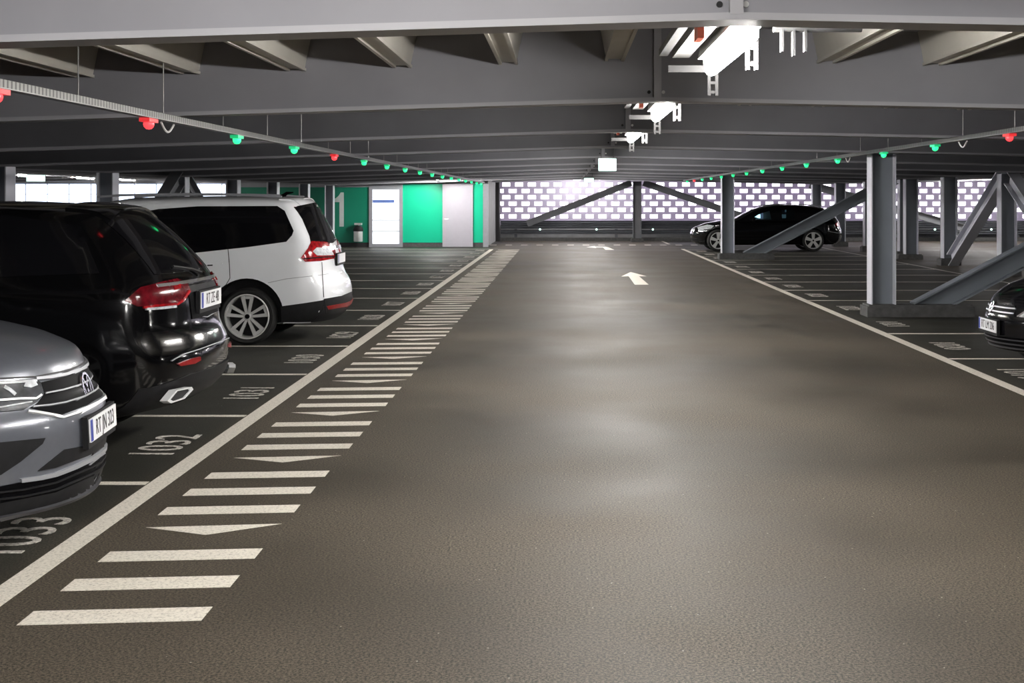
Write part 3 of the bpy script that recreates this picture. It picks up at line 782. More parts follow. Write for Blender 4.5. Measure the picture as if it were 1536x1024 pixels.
def wheels(car, xs, y, z, R, rr, style, width=0.22):
    first = None
    for x in xs:
        for sg in (1, -1):
            if first is None:
                t = MB(); hw = width / 2
                prof = [(rr, hw - 0.02), (rr + 0.02, hw), (rr + (R - rr) * 0.6, hw + 0.004), (R - 0.02, hw - 0.012), (R, hw - 0.045), (R, -hw + 0.045), (R - 0.02, -hw + 0.01), (rr, -hw)]
                t.lathe(prof, lambda r, c, s_, h: (r * c, h, r * s_), 48)
                tyre = t.build('wheel', M['tyre'], car.root, 35)
                b = MB()
                b.lathe([(rr + 0.004, hw - 0.005), (rr - 0.012, hw - 0.002), (rr - 0.02, hw - 0.02), (rr - 0.022, -hw + 0.02)], lambda r, c, s_, h: (r * c, h, r * s_), 48)
                b.lathe([(0, hw - 0.018), (0.035, hw - 0.018), (0.05, hw - 0.03), (0.062, hw - 0.06)], lambda r, c, s_, h: (r * c, h, r * s_), 24)
                for k in range(5):
                    a0 = PI / 2 + 2 * PI * k / 5
                    if style == 'twin':
                        for q in (-1, 1):
                            a1 = a0 + q * 0.235; ai = a0 + q * 0.33
                            p0 = (0.045, ai); p1 = (rr - 0.012, a1)
                            A = [Vector((p0[0] * math.cos(p0[1]), p0[0] * math.sin(p0[1]))), Vector((p1[0] * math.cos(p1[1]), p1[0] * math.sin(p1[1])))]
                            d = (A[1] - A[0]).normalized(); nrm = Vector((-d.y, d.x))
                            poly = [A[0] + nrm * 0.014, A[0] - nrm * 0.014, A[1] - nrm * 0.021, A[1] + nrm * 0.021]
                            b.prism([(v.x, v.y) for v in poly], lambda a, z_, h: (a, h - 0.02 * (1 - math.hypot(a, z_) / rr), z_), hw - 0.05, hw - 0.012)
                        poly = [((rr * 0.80) * math.cos(a0 - 0.2), (rr * 0.80) * math.sin(a0 - 0.2)), ((rr - 0.01) * math.cos(a0 - 0.24), (rr - 0.01) * math.sin(a0 - 0.24)),
                                ((rr - 0.01) * math.cos(a0 + 0.24), (rr - 0.01) * math.sin(a0 + 0.24)), ((rr * 0.80) * math.cos(a0 + 0.2), (rr * 0.80) * math.sin(a0 + 0.2))]
                        b.prism(poly, lambda a, z_, h: (a, h, z_), hw - 0.05, hw - 0.03)
                    else:
                        w0, w1 = 0.034, 0.06
                        d = Vector((math.cos(a0), math.sin(a0))); nrm = Vector((-d.y, d.x))
                        poly = [d * 0.03 + nrm * w0, d * 0.03 - nrm * w0, d * (rr - 0.012) - nrm * w1, d * (rr - 0.012) + nrm * w1]
                        b.prism([(v.x, v.y) for v in poly], lambda a, z_, h: (a, h, z_), hw - 0.05, hw - 0.014)
                rim = b.build('rim', M['rim'], tyre, 35)
                dk = MB(); dk.lathe([(0, -0.01), (rr - 0.03, -0.01), (rr - 0.03, -0.03), (0, -0.03)], lambda r, c, s_, h: (r * c, h, r * s_), 32)
                dk.build('brake_disc', M['clad'], tyre)
                hb = MB(); hb.lathe([(0, hw - 0.013), (0.028, hw - 0.014), (0.03, hw - 0.03)], lambda r, c, s_, h: (r * c, h, r * s_), 20); hb.build('hub_cap', M['gloss_black'], tyre, 40)
                first = tyre; o = tyre
            else:
                o = copy_tree(first, car.root)
            o.location = (x, sg * y, z); o.rotation_euler = (0, 0, 0 if sg > 0 else PI)

def number_plate(car, text, ctr, normal, w=0.52, h=0.112, tilt=0.0):
    """flat plate at ctr (car space), facing +x (normal=1) or -x (normal=-1)"""
    x, y, z = ctr
    def P(a, c, d):   # a to the reader's right, c up, d toward the reader
        return (x + normal * d + tilt * c, y + normal * a, z + c)
    p = MB(); p.prism([(-w / 2, -h / 2), (w / 2, -h / 2), (w / 2, h / 2), (-w / 2, h / 2)], P, 0, 0.008)
    o = p.build('number_plate', M['plate'], car.root)
    hld = MB(); e = 0.012; hld.prism([(-w / 2 - e, -h / 2 - 0.03), (w / 2 + e, -h / 2 - 0.03), (w / 2 + e, h / 2 + e), (-w / 2 - e, h / 2 + e)], P, -0.03, -0.002)
    hld.build('plate_holder', M['clad'], o)
    bl = MB(); bl.prism([(-w / 2 + 0.004, -h / 2 + 0.004), (-w / 2 + 0.045, -h / 2 + 0.004), (-w / 2 + 0.045, h / 2 - 0.004), (-w / 2 + 0.004, h / 2 - 0.004)], P, 0.008, 0.0095)
    bl.build('blue_band', M['plate_blue'], o)
    if text:
        me = text_mesh(text, h * 0.98, 0.0006, 'plate_lettering', M['ink'], 0.78)
        for v in me.vertices:
            a, c, d = v.co; v.co = P(a + 0.022, c, 0.0095 + d)
        link('plate_lettering', me, o)
    return o

def lerp_tab(t, x):
    if x <= t[0][0]: return t[0][1]
    for (a, va), (c, vc) in zip(t, t[1:]):
        if x <= c:
            f = (x - a) / (c - a); f = f * f * (3 - 2 * f) * 0.5 + f * 0.5; return va + (vc - va) * f
    return t[-1][1]

def width_fn(plan, sect, belt, tumble, roof_in=0.0):
    """plan: half width along x; sect: factor over z below the belt; above the belt the sides lean in"""
    def W(x, z):
        w = lerp_tab(plan, x) * lerp_tab(sect, z)
        zb_ = belt(x) if callable(belt) else belt
        if z > zb_:
            w -= tumble * (z - zb_) + roof_in * (z - zb_) ** 2 + 0.012 * min(1, (z - zb_) / 0.05)
        return w
    return W

# ------------------------------------------------------------------ white people carrier (tail toward the aisle)
L = 4.8
car = Car('parked_car', 'white people carrier with dark windows parked tail toward the aisle', (-2.66, 16.60, 0), PI,
    rear=[(0.16, 0.24), (0.06, 0.33), (0.0, 0.44), (0.0, 0.60), (0.03, 0.72), (0.10, 0.80), (0.13, 0.95), (0.16, 1.10), (0.20, 1.20), (0.30, 1.40), (0.40, 1.60), (0.45, 1.68), (0.50, 1.725)],
    front=[(L - 0.15, 0.22), (L - 0.02, 0.4), (L, 0.6), (L - 0.08, 0.8), (L - 0.22, 0.92)],
    top=[(0.50, 1.725), (0.9, 1.745), (1.6, 1.755), (2.6, 1.735), (3.05, 1.66), (3.8, 1.16), (4.2, 1.06), (L - 0.22, 0.92)],
    W=width_fn([(0, 0.86), (0.35, 0.915), (1.2, 0.942), (3.8, 0.942), (4.8, 0.82)], [(0.2, 0.93), (0.4, 0.985), (0.62, 1.0), (0.9, 0.995), (1.1, 0.985), (1.2, 0.975)],
               1.13, 0.27, 0.12), paint='white_paint', crown=0.05, bow_r=0.20, bow_f=0.35, smooth=2)
car.arch(1.06, 0.36, 0.425, 0.62, 1.2); car.arch(3.91, 0.36, 0.425, 0.62, 1.2); car.carve()
wheels(car, (1.06, 3.91), 0.815, 0.335, 0.333, 0.262, 'twin', 0.225)
S = car.sight
car.patch('side_window', [(120, 400), (150, 330), (238, 313.5), (296, 309.5), (416, 309), (427, 316), (440.5, 346), (438, 353), (429.5, 362.5), (372, 370.5), (294, 379)], S, 'bglass', 0.004, 8, mirror=True)
car.patch('rear_window', [(445, 309.5), (472, 303.8), (479, 307), (490, 325), (499, 342), (508, 357), (499, 364.5), (466.5, 366.5), (464, 354), (455, 333)], S, 'bglass', 0.005, 4)
car.patch('rear_glass', [(-0.66, 1.22), (0.66, 1.22), (0.62, 1.62), (-0.62, 1.62)], car.back, 'bglass', 0.005)
tl = car.patch('tail_lamp', [(451.2, 386.4), (461.5, 372.5), (466.6, 361.8), (488.6, 363), (500.3, 368.8), (502.8, 381), (499.8, 387.9), (479.8, 391.5), (457.8, 392.7)], S, 'red_lamp', 0.012, 4, mirror=True)
car.patch('clear_lens', [(468, 377), (474, 371.7), (494.5, 373), (499.5, 382.7), (474, 383.5)], S, 'clear_lamp', 0.016, 4, parent=tl, mirror=True)
car.strip('lens_divider', [(455, 388), (476, 386.5), (499, 385)], 1.6, S, 'gloss_black', 0.017, 4, parent=tl)
car.strip('bumper_joint', [(482.7, 393), (484, 420), (485.5, 446)], 0.9, S, 'clad', 0.003, 3)
car.strip('bumper_crease', [(402, 424), (430, 418), (484, 412), (512, 407)], 0.9, S, 'grey_trim', 0.002, 4, label='thin shadow line of the bumper edge')
car.strip('door_joint', [(342, 373.5), (344, 395), (345, 417), (339, 427), (327, 436)], 1.0, S, 'clad', 0.003, 4)
car.strip('door_handle', [(309, 395.7), (334, 394.4)], 3.0, S, 'white_paint', 0.03, 4)
car.patch('handle_recess', [(311, 394), (319, 393.6), (319, 398.5), (311, 399)], S, 'clad', 0.004, 3)
car.patch('lower_cladding', [(0.16, 0.18), (0.66, 0.18), (0.665, 0.455), (0.4, 0.49), (0.16, 0.525)], car.side, 'clad', 0.006, mirror=True)
bp = car.patch('rear_bumper_skirt', [(485.5, 448), (512, 443.5), (530, 436), (530, 470), (488, 470)], S, 'clad', 0.012, 3)
car.patch('rear_bumper_skirt', [(-0.8, 0.18), (0.8, 0.18), (0.8, 0.50), (-0.8, 0.50)], car.back, 'clad', 0.009)
car.patch('bumper_reflector', [(488.6, 458.9), (516.4, 453.8), (526.5, 450.4), (526, 456), (516, 459.2), (491.5, 463.3)], S, 'reflector', 0.018, 3, mirror=True)
number_plate(car, None, (0.105, 0, 0.985), -1)
car.patch('plate_trim', [(-0.45, 1.09), (0.45, 1.09), (0.45, 1.135), (-0.45, 1.135)], car.back, 'chrome', 0.02)
for s_ in (-1, 1):
    m = MB(); m.tube([(0.7 + 2.2 * k / 10, s_ * (0.68), 1.72 + 0.055 * math.sin(PI * min(1, (k + .4) / 10.8)) ** 0.4) for k in range(11)], 0.014, 8); m.build('roof_rail', M['grey_trim'], car.root, 40)
car.patch('roof_spoiler', [(0.52, -0.5), (0.76, -0.56), (0.76, 0.56), (0.52, 0.5)], car.above, 'white_paint', 0.012)
m = MB(); m.tube([(0.85, 0.0, 1.74), (0.78, 0.0, 1.79), (0.70, 0, 1.80)], [0.03, 0.02, 0.006], 8); m.build('roof_antenna', M['gloss_black'], car.root, 40)

# ------------------------------------------------------------------ black SUV (tail toward the aisle)
L = 4.75
car = Car('parked_car', 'large black off-roader parked tail toward the aisle between the grey and white cars', (-2.43, 9.42, 0), PI,
    rear=[(0.30, 0.30), (0.12, 0.36), (0.03, 0.46), (0.0, 0.58), (0.0, 0.70), (0.03, 0.76), (0.075, 0.80), (0.085, 0.95), (0.09, 1.10), (0.13, 1.17), (0.23, 1.30), (0.40, 1.48), (0.54, 1.60), (0.58, 1.65)],
    front=[(L - 0.15, 0.25), (L - 0.02, 0.4), (L, 0.65), (L - 0.06, 0.9), (L - 0.2, 1.0)],
    top=[(0.58, 1.65), (0.85, 1.683), (1.4, 1.705), (2.4, 1.70), (2.9, 1.62), (3.6, 1.18), (4.1, 1.10), (L - 0.2, 1.0)],
    W=width_fn([(0, 0.87), (0.4, 0.93), (1.2, 0.955), (3.8, 0.955), (4.75, 0.83)], [(0.25, 0.92), (0.45, 0.97), (0.7, 1.0), (0.9, 0.997), (1.0, 0.985), (1.15, 0.975)],
               1.14, 0.36, 0.1), paint='black_paint', crown=0.05, bow_r=0.21, bow_f=0.35, smooth=2)
car.arch(1.06, 0.36, 0.42, 0.62, 1.2); car.arch(3.85, 0.36, 0.42, 0.62, 1.2); car.carve()
wheels(car, (1.06, 3.85), 0.82, 0.36, 0.358, 0.26, 'star', 0.235)
S = car.sight
tl = car.patch('tail_lamp', [(187, 451), (209.5, 431.5), (240, 424), (264, 418.6), (279, 425), (283.6, 434.7), (278, 447.6), (267.5, 455.6), (222, 459), (206, 459.5)], S, 'dark_red_lamp', 0.012, 6, mirror=True)
car.strip('light_bar', [(214, 461), (235, 458), (264, 456), (273, 450), (282, 436)], 3.6, S, 'red_lamp', 0.016, 4, parent=tl, mirror=True, label='bright red light bar')
car.strip('chrome_edge', [(218, 463.5), (240, 462), (262, 459.5)], 3.6, S, 'clear_lamp', 0.018, 4, parent=tl, mirror=True)
car.patch('lamp_segment', [(258, 430), (268, 427), (269, 433), (260, 436)], S, 'red_lamp', 0.018, 3, parent=tl, mirror=True)
car.strip('tailgate_trim', [(-0.68, 1.145), (-0.3, 1.15), (0.3, 1.15), (0.68, 1.145)], 0.02, car.back, 'chrome', 0.016)
car.patch('plate_recess', [(-0.34, 0.90), (0.34, 0.90), (0.37, 1.125), (-0.37, 1.125)], car.back, 'gloss_black', 0.006)
number_plate(car, 'RT ZE 48', (0.062, 0, 1.02), -1)
car.patch('rear_window', [(-0.62, 1.22), (0.62, 1.22), (0.54, 1.58), (-0.54, 1.58)], car.back, 'bglass', 0.004)
car.patch('side_window', [(0.55, 1.24), (2.9, 1.16), (2.85, 1.52), (2.3, 1.60), (1.2, 1.61), (0.72, 1.54)], car.side, 'bglass', 0.004, 0.08, mirror=True)
car.patch('rear_bumper', [(-0.86, 0.30), (0.86, 0.30), (0.86, 0.50), (0.5, 0.55), (-0.5, 0.55), (-0.86, 0.50)], car.back, 'clad', 0.010)
car.patch('side_cladding', [(1.5, 0.28), (3.4, 0.28), (3.4, 0.44), (1.5, 0.44)], car.side, 'clad', 0.010, 0.08, mirror=True)
car.patch('bumper_reflector', [(264.4, 545.5), (281, 539), (298, 534.7), (298.5, 540), (290, 545), (269, 548.7)], S, 'reflector', 0.016, 4, mirror=True)
car.strip('bumper_highlight', [(256, 541), (275, 531), (300, 523), (325, 514), (342, 507)], 1.3, S, 'satin', 0.012, 5, label='thin painted highlight along the bumper crease')  # reflection along the bumper crease, drawn as a bright strip
car.strip('tailgate_joint', [(288, 462), (296, 474), (311, 475), (326, 466)], 1.0, S, 'grey_trim', 0.004, 4)
# twin exhaust finishers
tip = [(0.095, 0.83, 0.415), (0.06, 0.745, 0.475), (0.0, 0.60, 0.475), (-0.005, 0.58, 0.455), (0.03, 0.66, 0.405), (0.08, 0.79, 0.395)]
for sg in (1, -1):
    P_ = [Vector((x + 0.03, sg * (y - 0.01), z)) for x, y, z in tip]; c_ = sum(P_, Vector()) / 6
    I_ = [c_ + (p - c_) * 0.76 for p in P_]; D_ = Vector((0.05, 0, 0.0))
    m = MB(); vs = P_ + I_ + [p + D_ for p in P_] + [p + D_ * 0.5 for p in I_]; fs = []
    for k in range(6):
        j = (k + 1) % 6; fs += [(k, j, 6 + j, 6 + k), (k, j, 12 + j, 12 + k), (6 + k, 6 + j, 18 + j, 18 + k)]
    m.add(vs, fs); ex = m.build('exhaust_tip', M['bright_trim'], car.root)
    m = MB(); m.add([p + D_ * 0.2 for p in I_], [tuple(range(6))]); m.build('exhaust_opening', M['dark'], ex)
car.patch('roof_spoiler', [(0.60, -0.5), (0.88, -0.56), (0.88, 0.56), (0.60, 0.5)], car.above, 'black_paint', 0.016)
m = MB(); m.tube([(0.13, 0.0, 1.20), (0.17, 0.12, 1.23), (0.22, 0.38, 1.26)], 0.012, 6); m.build('wiper', M['clad'], car.root, 40)

# ------------------------------------------------------------------ grey SUV (nose toward the aisle, nearest car)
L = 4.5
car = Car('parked_car', 'metallic grey off-roader nearest the viewer, nose toward the aisle', (-2.345 - L * math.cos(0.095), 6.77 - L * math.sin(0.095), 0), 0.095,
    rear=[(0.2, 0.3), (0.05, 0.45), (0.0, 0.65), (0.06, 0.9), (0.15, 1.15), (0.4, 1.5), (0.5, 1.62)],
    front=[(L - 0.22, 0.20), (L - 0.06, 0.235), (L - 0.025, 0.30), (L - 0.02, 0.40), (L - 0.005, 0.50), (L, 0.60), (L - 0.012, 0.68), (L - 0.075, 0.745), (L - 0.105, 0.84), (L - 0.125, 0.90), (L - 0.15, 0.945), (L - 0.185, 0.97)],
    top=[(0.5, 1.62), (1.2, 1.67), (2.0, 1.65), (2.5, 1.56), (3.15, 1.19), (3.6, 1.125), (L - 0.56, 1.075), (L - 0.34, 1.03), (L - 0.18, 0.97)],
    W=width_fn([(0, 0.84), (0.6, 0.92), (3.6, 0.92), (4.1, 0.90), (4.5, 0.84)], [(0.2, 0.94), (0.4, 0.985), (0.65, 1.0), (0.85, 0.99), (1.0, 0.955), (1.15, 0.93)],
               1.15, 0.42, 0.1), paint='grey_paint', crown=0.055, bow_r=0.2, bow_f=0.46, smooth=2, nz=34, nx=80, ny=26, pf=2.3)
car.arch(0.9, 0.34, 0.40, 0.62, 1.2); car.arch(3.6, 0.34, 0.40, 0.62, 1.2); car.carve()
wheels(car, (0.9, 3.6), 0.79, 0.342, 0.34, 0.25, 'star', 0.225)
S = car.sight
hl = car.patch('headlamp', [(-75, 566), (0, 572), (52, 568), (60, 574), (64, 589), (55, 602.5), (35.5, 615), (0, 618), (-70, 612)], S, 'head_lamp', 0.008, 6, mirror=True)
car.strip('daylight_bar', [(-50, 601), (0, 600), (30, 598), (52, 598), (60, 592)], 3.0, S, 'bright_trim', 0.014, 5, parent=hl, mirror=True)
car.strip('chrome_brow', [(-50, 572), (0, 575), (30, 573), (53, 571)], 3.5, S, 'clear_lamp', 0.013, 5, parent=hl, mirror=True)
for q in ((4, 580), (-28, 581)):
    car.strip('lamp_blade', [(q[0], q[1]), (q[0] + 9, q[1] + 5), (q[0] + 17, q[1] + 12)], 5.0, S, 'clear_lamp', 0.013, 5, parent=hl, mirror=True)
car.patch('lamp_reflector', [(36, 573), (50, 571), (54, 578), (44, 582), (33, 580)], S, 'clear_lamp', 0.013, 5, parent=hl, mirror=True)
car.strip('lamp_lower_bar', [(-50, 611), (0, 611), (22, 607), (46, 603)], 2.0, S, 'clear_lamp', 0.013, 5, parent=hl, mirror=True)
gr = car.patch('grille', [(66, 591), (61, 573.5), (98, 564.5), (143, 546), (152, 558), (158, 590), (131, 607.5), (93, 622), (45, 612), (57, 603)], S, 'gloss_black', 0.005, 6, mirror=True)
car.strip('grille_bar', [(52, 568), (75, 566), (98, 561.5), (122, 553), (143, 542.5)], 4.2, S, 'satin', 0.014, 4, parent=gr, mirror=True)
car.strip('grille_bar', [(66, 590), (92, 585), (118, 577.5), (137, 567), (150, 557)], 2.2, S, 'satin', 0.014, 4, parent=gr, mirror=True)
car.strip('grille_bar', [(48, 611), (72, 609), (96, 605), (126, 595.7), (153, 579)], 2.2, S, 'satin', 0.014, 4, parent=gr, mirror=True)
car.strip('grille_lower_trim', [(41, 617.6), (66, 621), (93, 626), (112, 620), (131, 612), (148, 603), (161, 594)], 3.2, S, 'bright_trim', 0.012, 4, mirror=True)
car.strip('bonnet_joint', [(-60, 567), (0, 567.5), (52, 565), (96, 556.5), (120, 548), (140, 538)], 2.2, S, 'dark', 0.003, 4, mirror=True)
# round emblem: ring with the two stacked letters
ez, er, ex = 0.758, 0.084, L - 0.078
def EM(a, c, d): return (ex + d - 0.28 * c, -a * 1.0 * -1, ez + c)
m = MB(); n = 32
for (r0, r1) in ((er, er - 0.012),):
    vs = []
    for k in range(n):
        cc, ss = math.cos(2 * PI * k / n), math.sin(2 * PI * k / n)
        vs += [EM(r0 * cc, r0 * ss, 0), EM(r1 * cc, r1 * ss, 0), EM(r1 * cc, r1 * ss, 0.014), EM(r0 * cc, r0 * ss, 0.014)]
    fs = []
    for k in range(n):
        j = (k + 1) % n
        for q in range(4): fs.append((4 * k + q, 4 * k + (q + 1) % 4, 4 * j + (q + 1) % 4, 4 * j + q))
    m.add(vs, fs)
for seg in (((-0.034, 0.057), (0, 0.008)), ((0.034, 0.057), (0, 0.008)), ((-0.060, 0.028), (-0.030, -0.056)), ((-0.030, -0.056), (0, 0.0)), ((0, 0.0), (0.030, -0.056)), ((0.030, -0.056), (0.060, 0.028))):
    m.bar(EM(*seg[0], 0.006), EM(*seg[1], 0.006), 0.009, 0.012, (1, 0, 0.28))
em = m.build('emblem', M['chrome'], car.root, 40)
m = MB(); m.add([EM(er * math.cos(2 * PI * k / n), er * math.sin(2 * PI * k / n), 0.001) for k in range(n)] , [tuple(range(n))]); m.build('emblem_back', M['gloss_black'], em)
number_plate(car, 'RT JN 323', (L + 0.004, 0, 0.585), 1, tilt=-0.05)
car.patch('air_intake', [(-60, 668), (0, 663), (67, 656.5), (63, 665), (30, 692), (0, 712), (-60, 712)], S, 'clad', 0.006, 6, mirror=True)
car.patch('lower_intake', [(56, 706), (96, 674), (137, 667), (173, 651), (173, 659), (131, 683), (82, 701)], S, 'clad', 0.006, 6, mirror=True)
car.strip('bumper_blade', [(30, 720), (60, 716), (82, 711), (110, 700), (137, 687), (158, 674), (172, 663)], 5.5, S, 'satin', 0.016, 5, mirror=True)
lg = car.patch('lower_grille', [(-60, 734), (0, 729), (35.5, 722), (82, 715.5), (142, 690), (174, 669), (174, 686), (137, 714), (82, 738), (0, 754), (-60, 758)], S, 'gloss_black', 0.006, 6, mirror=True)
for dy in (0, 10):
    car.strip('grille_slat', [(-30, 741 + dy), (35, 733 + dy), (82, 723 + dy), (137, 699 + dy), (168, 681 + dy * 0.8)], 2.0, S, 'clad', 0.016, 5, parent=lg, mirror=True)
car.patch('lower_valance', [(-60, 757), (0, 753), (82, 737), (137, 713), (176, 684), (182, 700), (150, 740), (82, 775), (-60, 800)], S, 'clad', 0.005, 6, mirror=True)
car.strip('splitter', [(-0.80, 0.262), (-0.4, 0.258), (0, 0.256), (0.4, 0.258), (0.80, 0.262)], 0.014, car.nose, 'rim_dark', 0.02)
car.patch('windscreen', [(2.52, -0.62), (3.14, -0.74), (3.16, 0), (3.14, 0.74), (2.52, 0.62), (2.5, 0)], car.above, 'bglass', 0.004, 0.08)
car.patch('side_window', [(0.7, 1.2), (2.95, 1.17), (2.4, 1.5), (1.2, 1.57), (0.8, 1.5)], car.side, 'bglass', 0.004, 0.08, mirror=True)

# ------------------------------------------------------------------ black estate car side-on by the facade
L = 5.0
car = Car('parked_car', 'black estate car side-on before the bright facade', (10.15 - 0.92, 44.42, 0), PI,
    rear=[(0.22, 0.22), (0.06, 0.32), (0.0, 0.45), (0.0, 0.62), (0.03, 0.72), (0.08, 0.80), (0.10, 0.95), (0.16, 1.06), (0.28, 1.20), (0.45, 1.32), (0.62, 1.42)],
    front=[(L - 0.25, 0.20), (L - 0.06, 0.28), (L, 0.48), (L, 0.60), (L - 0.05, 0.70), (L - 0.10, 0.76)],
    top=[(0.62, 1.42), (0.9, 1.475), (1.5, 1.525), (2.15, 1.53), (2.55, 1.49), (2.95, 1.37), (3.5, 1.09), (3.6, 1.05), (4.0, 1.01), (4.5, 0.92), (L - 0.10, 0.76)],
    W=width_fn([(0, 0.82), (0.5, 0.91), (1.2, 0.93), (4.0, 0.93), (5.0, 0.76)], [(0.2, 0.94), (0.45, 0.99), (0.65, 1.0), (0.9, 0.985), (1.05, 0.96)], 1.0, 0.42, 0.1),
    paint='black_paint', crown=0.04, bow_r=0.2, bow_f=0.4, smooth=2)
car.arch(1.07, 0.35, 0.42, 0.6, 1.2); car.arch(4.17, 0.35, 0.42, 0.6, 1.2)
fw = [(3.02, 1.03), (2.98, 1.12), (2.82, 1.22), (2.47, 1.33), (2.44, 1.04)]
rw = [(2.08, 1.05), (2.08, 1.35), (1.68, 1.37), (1.66, 1.06)]
qw = [(1.04, 1.24), (1.0, 1.33), (0.70, 1.22), (0.68, 1.14), (1.0, 1.14)]
for w in (fw, rw): 
    mb = MB(); mb.prism(w, lambda a, z, dd: (a, dd, z), -1.4, 1.4); car.cutter(mb)
car.carve()
wheels(car, (1.07, 4.17), 0.81, 0.355, 0.355, 0.27, 'star', 0.225)
car.patch('side_window', fw, car.side, 'clear_glass', 0.0, 0.05, mirror=True, skirt=0.004)
car.patch('side_window', rw, car.side, 'dark_glass', 0.0, 0.05, mirror=True, skirt=0.004)
car.patch('quarter_window', qw, car.side, 'bglass', 0.004, 0.05, mirror=True)
car.patch('windscreen', [(2.6, -0.58), (3.46, -0.72), (3.46, 0.72), (2.6, 0.58)], car.above, 'bglass', 0.004, 0.06)
tl = car.patch('tail_lamp', [(0.02, 0.80), (0.02, 0.98), (0.18, 1.0), (0.34, 0.90), (0.30, 0.82)], car.side, 'red_lamp', 0.01, 0.04, mirror=True)
hl = car.patch('headlamp', [(L - 0.22, 0.68), (L - 0.20, 0.78), (L - 0.50, 0.86), (L - 0.70, 0.84), (L - 0.60, 0.74)], car.side, 'clear_lamp', 0.01, 0.04, mirror=True)
car.strip('side_marker', [(4.55, 0.66), (4.75, 0.70)], 0.03, car.side, 'clear_lamp', 0.008, mirror=True)
car.strip('sill_trim', [(0.05, 0.60), (0.3, 0.61), (0.6, 0.66)], 0.012, car.side, 'satin', 0.008, mirror=True)
car.patch('grille', [(-0.35, 0.55), (0.35, 0.55), (0.32, 0.72), (-0.32, 0.72)], car.nose, 'chrome', 0.008)
car.patch('lower_grille', [(-0.5, 0.26), (0.5, 0.26), (0.5, 0.42), (-0.5, 0.42)], car.nose, 'clad', 0.008)
for s_ in (-1, 1):
    m = MB(); m.lathe([(0, 0.0), (0.05, 0.01), (0.09, 0.05), (0.09, 0.12), (0.04, 0.15), (0, 0.155)], lambda r, c, s2, h: (3.02 + r * c * 0.7, s_ * (0.83 + h), 1.03 + r * s2 * 0.8), 14); m.build('door_mirror', M['black_paint'], car.root, 40)
    m = MB(); m.tube([(0.75 + 1.9 * k / 10, s_ * 0.56, 1.45 + 0.10 * math.sin(PI * (k + 1.5) / 13)) for k in range(11)], 0.013, 8); m.build('roof_rail', M['satin'], car.root, 40)

# ------------------------------------------------------------------ black hatchback at the right edge (nose toward the aisle)
L = 4.0
car = Car('parked_car', 'black hatchback nosing in at the right edge, beside the near column foot', (4.17 + L, 13.08, 0), PI,
    rear=[(0.2, 0.25), (0.0, 0.5), (0.05, 0.8), (0.15, 1.0), (0.45, 1.35), (0.55, 1.42)],
    front=[(L - 0.28, 0.22), (L - 0.06, 0.27), (L - 0.01, 0.36), (L, 0.46), (L, 0.56), (L - 0.03, 0.62), (L - 0.06, 0.70), (L - 0.10, 0.77)],
    top=[(0.55, 1.42), (1.2, 1.47), (1.8, 1.44), (2.2, 1.36), (2.85, 1.03), (3.1, 0.99), (L - 0.5, 0.945), (L - 0.25, 0.87), (L - 0.10, 0.77)],
    W=width_fn([(0, 0.76), (0.5, 0.84), (3.2, 0.85), (3.6, 0.83), (4.0, 0.76)], [(0.2, 0.93), (0.45, 0.99), (0.65, 1.0), (0.85, 0.98), (1.0, 0.94)], 1.0, 0.42, 0.1),
    paint='dark_paint', crown=0.05, bow_r=0.2, bow_f=0.42, smooth=2, nz=30, ny=24)
car.arch(0.75, 0.30, 0.36, 0.55, 1.2); car.arch(3.2, 0.30, 0.36, 0.55, 1.2); car.carve()
wheels(car, (0.75, 3.2), 0.73, 0.302, 0.30, 0.21, 'star', 0.2)
hl = car.patch('headlamp', [(0.43, 0.60), (0.52, 0.69), (0.70, 0.76), (0.80, 0.76), (0.80, 0.64), (0.6, 0.595)], car.nose, 'clear_lamp', 0.008, 0.04, mirror=True)
car.strip('lamp_rim', [(0.43, 0.60), (0.52, 0.69), (0.70, 0.76)], 0.014, car.nose, 'chrome', 0.014, parent=hl, mirror=True)
gr = car.patch('grille', [(-0.40, 0.60), (-0.36, 0.70), (0.36, 0.70), (0.40, 0.60)], car.nose, 'gloss_black', 0.005)
for z in (0.625, 0.67): car.strip('grille_bar', [(-0.38, z), (0.38, z)], 0.012, car.nose, 'satin', 0.012, parent=gr)
em = car.strip('emblem', ring_pts(0, 0.66, 0.045), 0.014, car.nose, 'chrome', 0.02, closed=True)
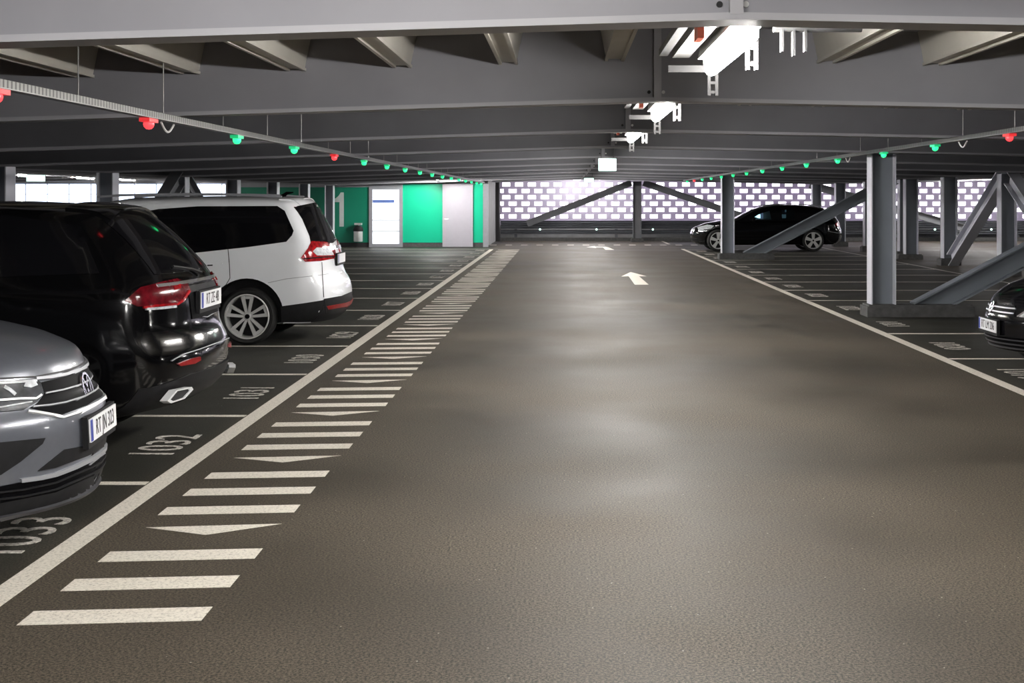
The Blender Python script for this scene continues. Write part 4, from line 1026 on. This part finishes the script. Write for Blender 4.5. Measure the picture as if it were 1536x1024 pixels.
car.strip('emblem_bar', [(-0.03, 0.69), (0, 0.64), (0.03, 0.69)], 0.008, car.nose, 'chrome', 0.02, parent=em)
number_plate(car, 'RT LM 206', (L + 0.006, 0, 0.485), 1)
lg = car.patch('lower_grille', [(-0.62, 0.27), (0.62, 0.27), (0.62, 0.40), (-0.62, 0.40)], car.nose, 'gloss_black', 0.006)
for z in (0.295, 0.335, 0.375): car.strip('grille_slat', [(-0.60, z), (-0.3, z), (0.3, z), (0.60, z)], 0.010, car.nose, 'rim_dark', 0.014, parent=lg)
car.strip('bumper_strip', [(0.36, 0.50), (0.5, 0.52), (0.75, 0.52)], 0.02, car.nose, 'black_paint', 0.012, mirror=True)
car.patch('windscreen', [(2.22, -0.56), (2.83, -0.68), (2.85, 0), (2.83, 0.68), (2.22, 0.56), (2.2, 0)], car.above, 'bglass', 0.004, 0.08)
car.patch('side_window', [(0.6, 1.03), (2.7, 1.0), (2.15, 1.3), (1.2, 1.38), (0.75, 1.32)], car.side, 'bglass', 0.004, 0.08, mirror=True)

# ================================================================== LIGHT, SKY, CAMERA
w = bpy.data.worlds.new('overcast_sky'); bpy.context.scene.world = w; w.use_nodes = True
bg = w.node_tree.nodes['Background']; bg.inputs['Color'].default_value = (0.93, 0.88, 1.0, 1); bg.inputs['Strength'].default_value = 4.5

cd = bpy.data.cameras.new('camera'); cam = bpy.data.objects.new('camera', cd); C.objects.link(cam)
cam.location = (0, 0, CAM_H); cam.rotation_euler = (PI / 2, 0, 0)
cd.sensor_width = 36; cd.sensor_fit = 'HORIZONTAL'; cd.lens = FPX / 1536 * 36
cd.shift_x = (768 - VX) / 1536; cd.shift_y = (VY - 512) / 1536
cd.clip_end = 200
sc = bpy.context.scene; sc.camera = cam
sc.view_settings.view_transform = 'Standard'; sc.view_settings.look = 'None'; sc.view_settings.exposure = 0; sc.view_settings.gamma = 1
sc.cycles.use_denoising = True
sc.cycles.max_bounces = 8; sc.cycles.diffuse_bounces = 4; sc.cycles.glossy_bounces = 4; sc.cycles.sample_clamp_indirect = 6; sc.cycles.caustics_reflective = False
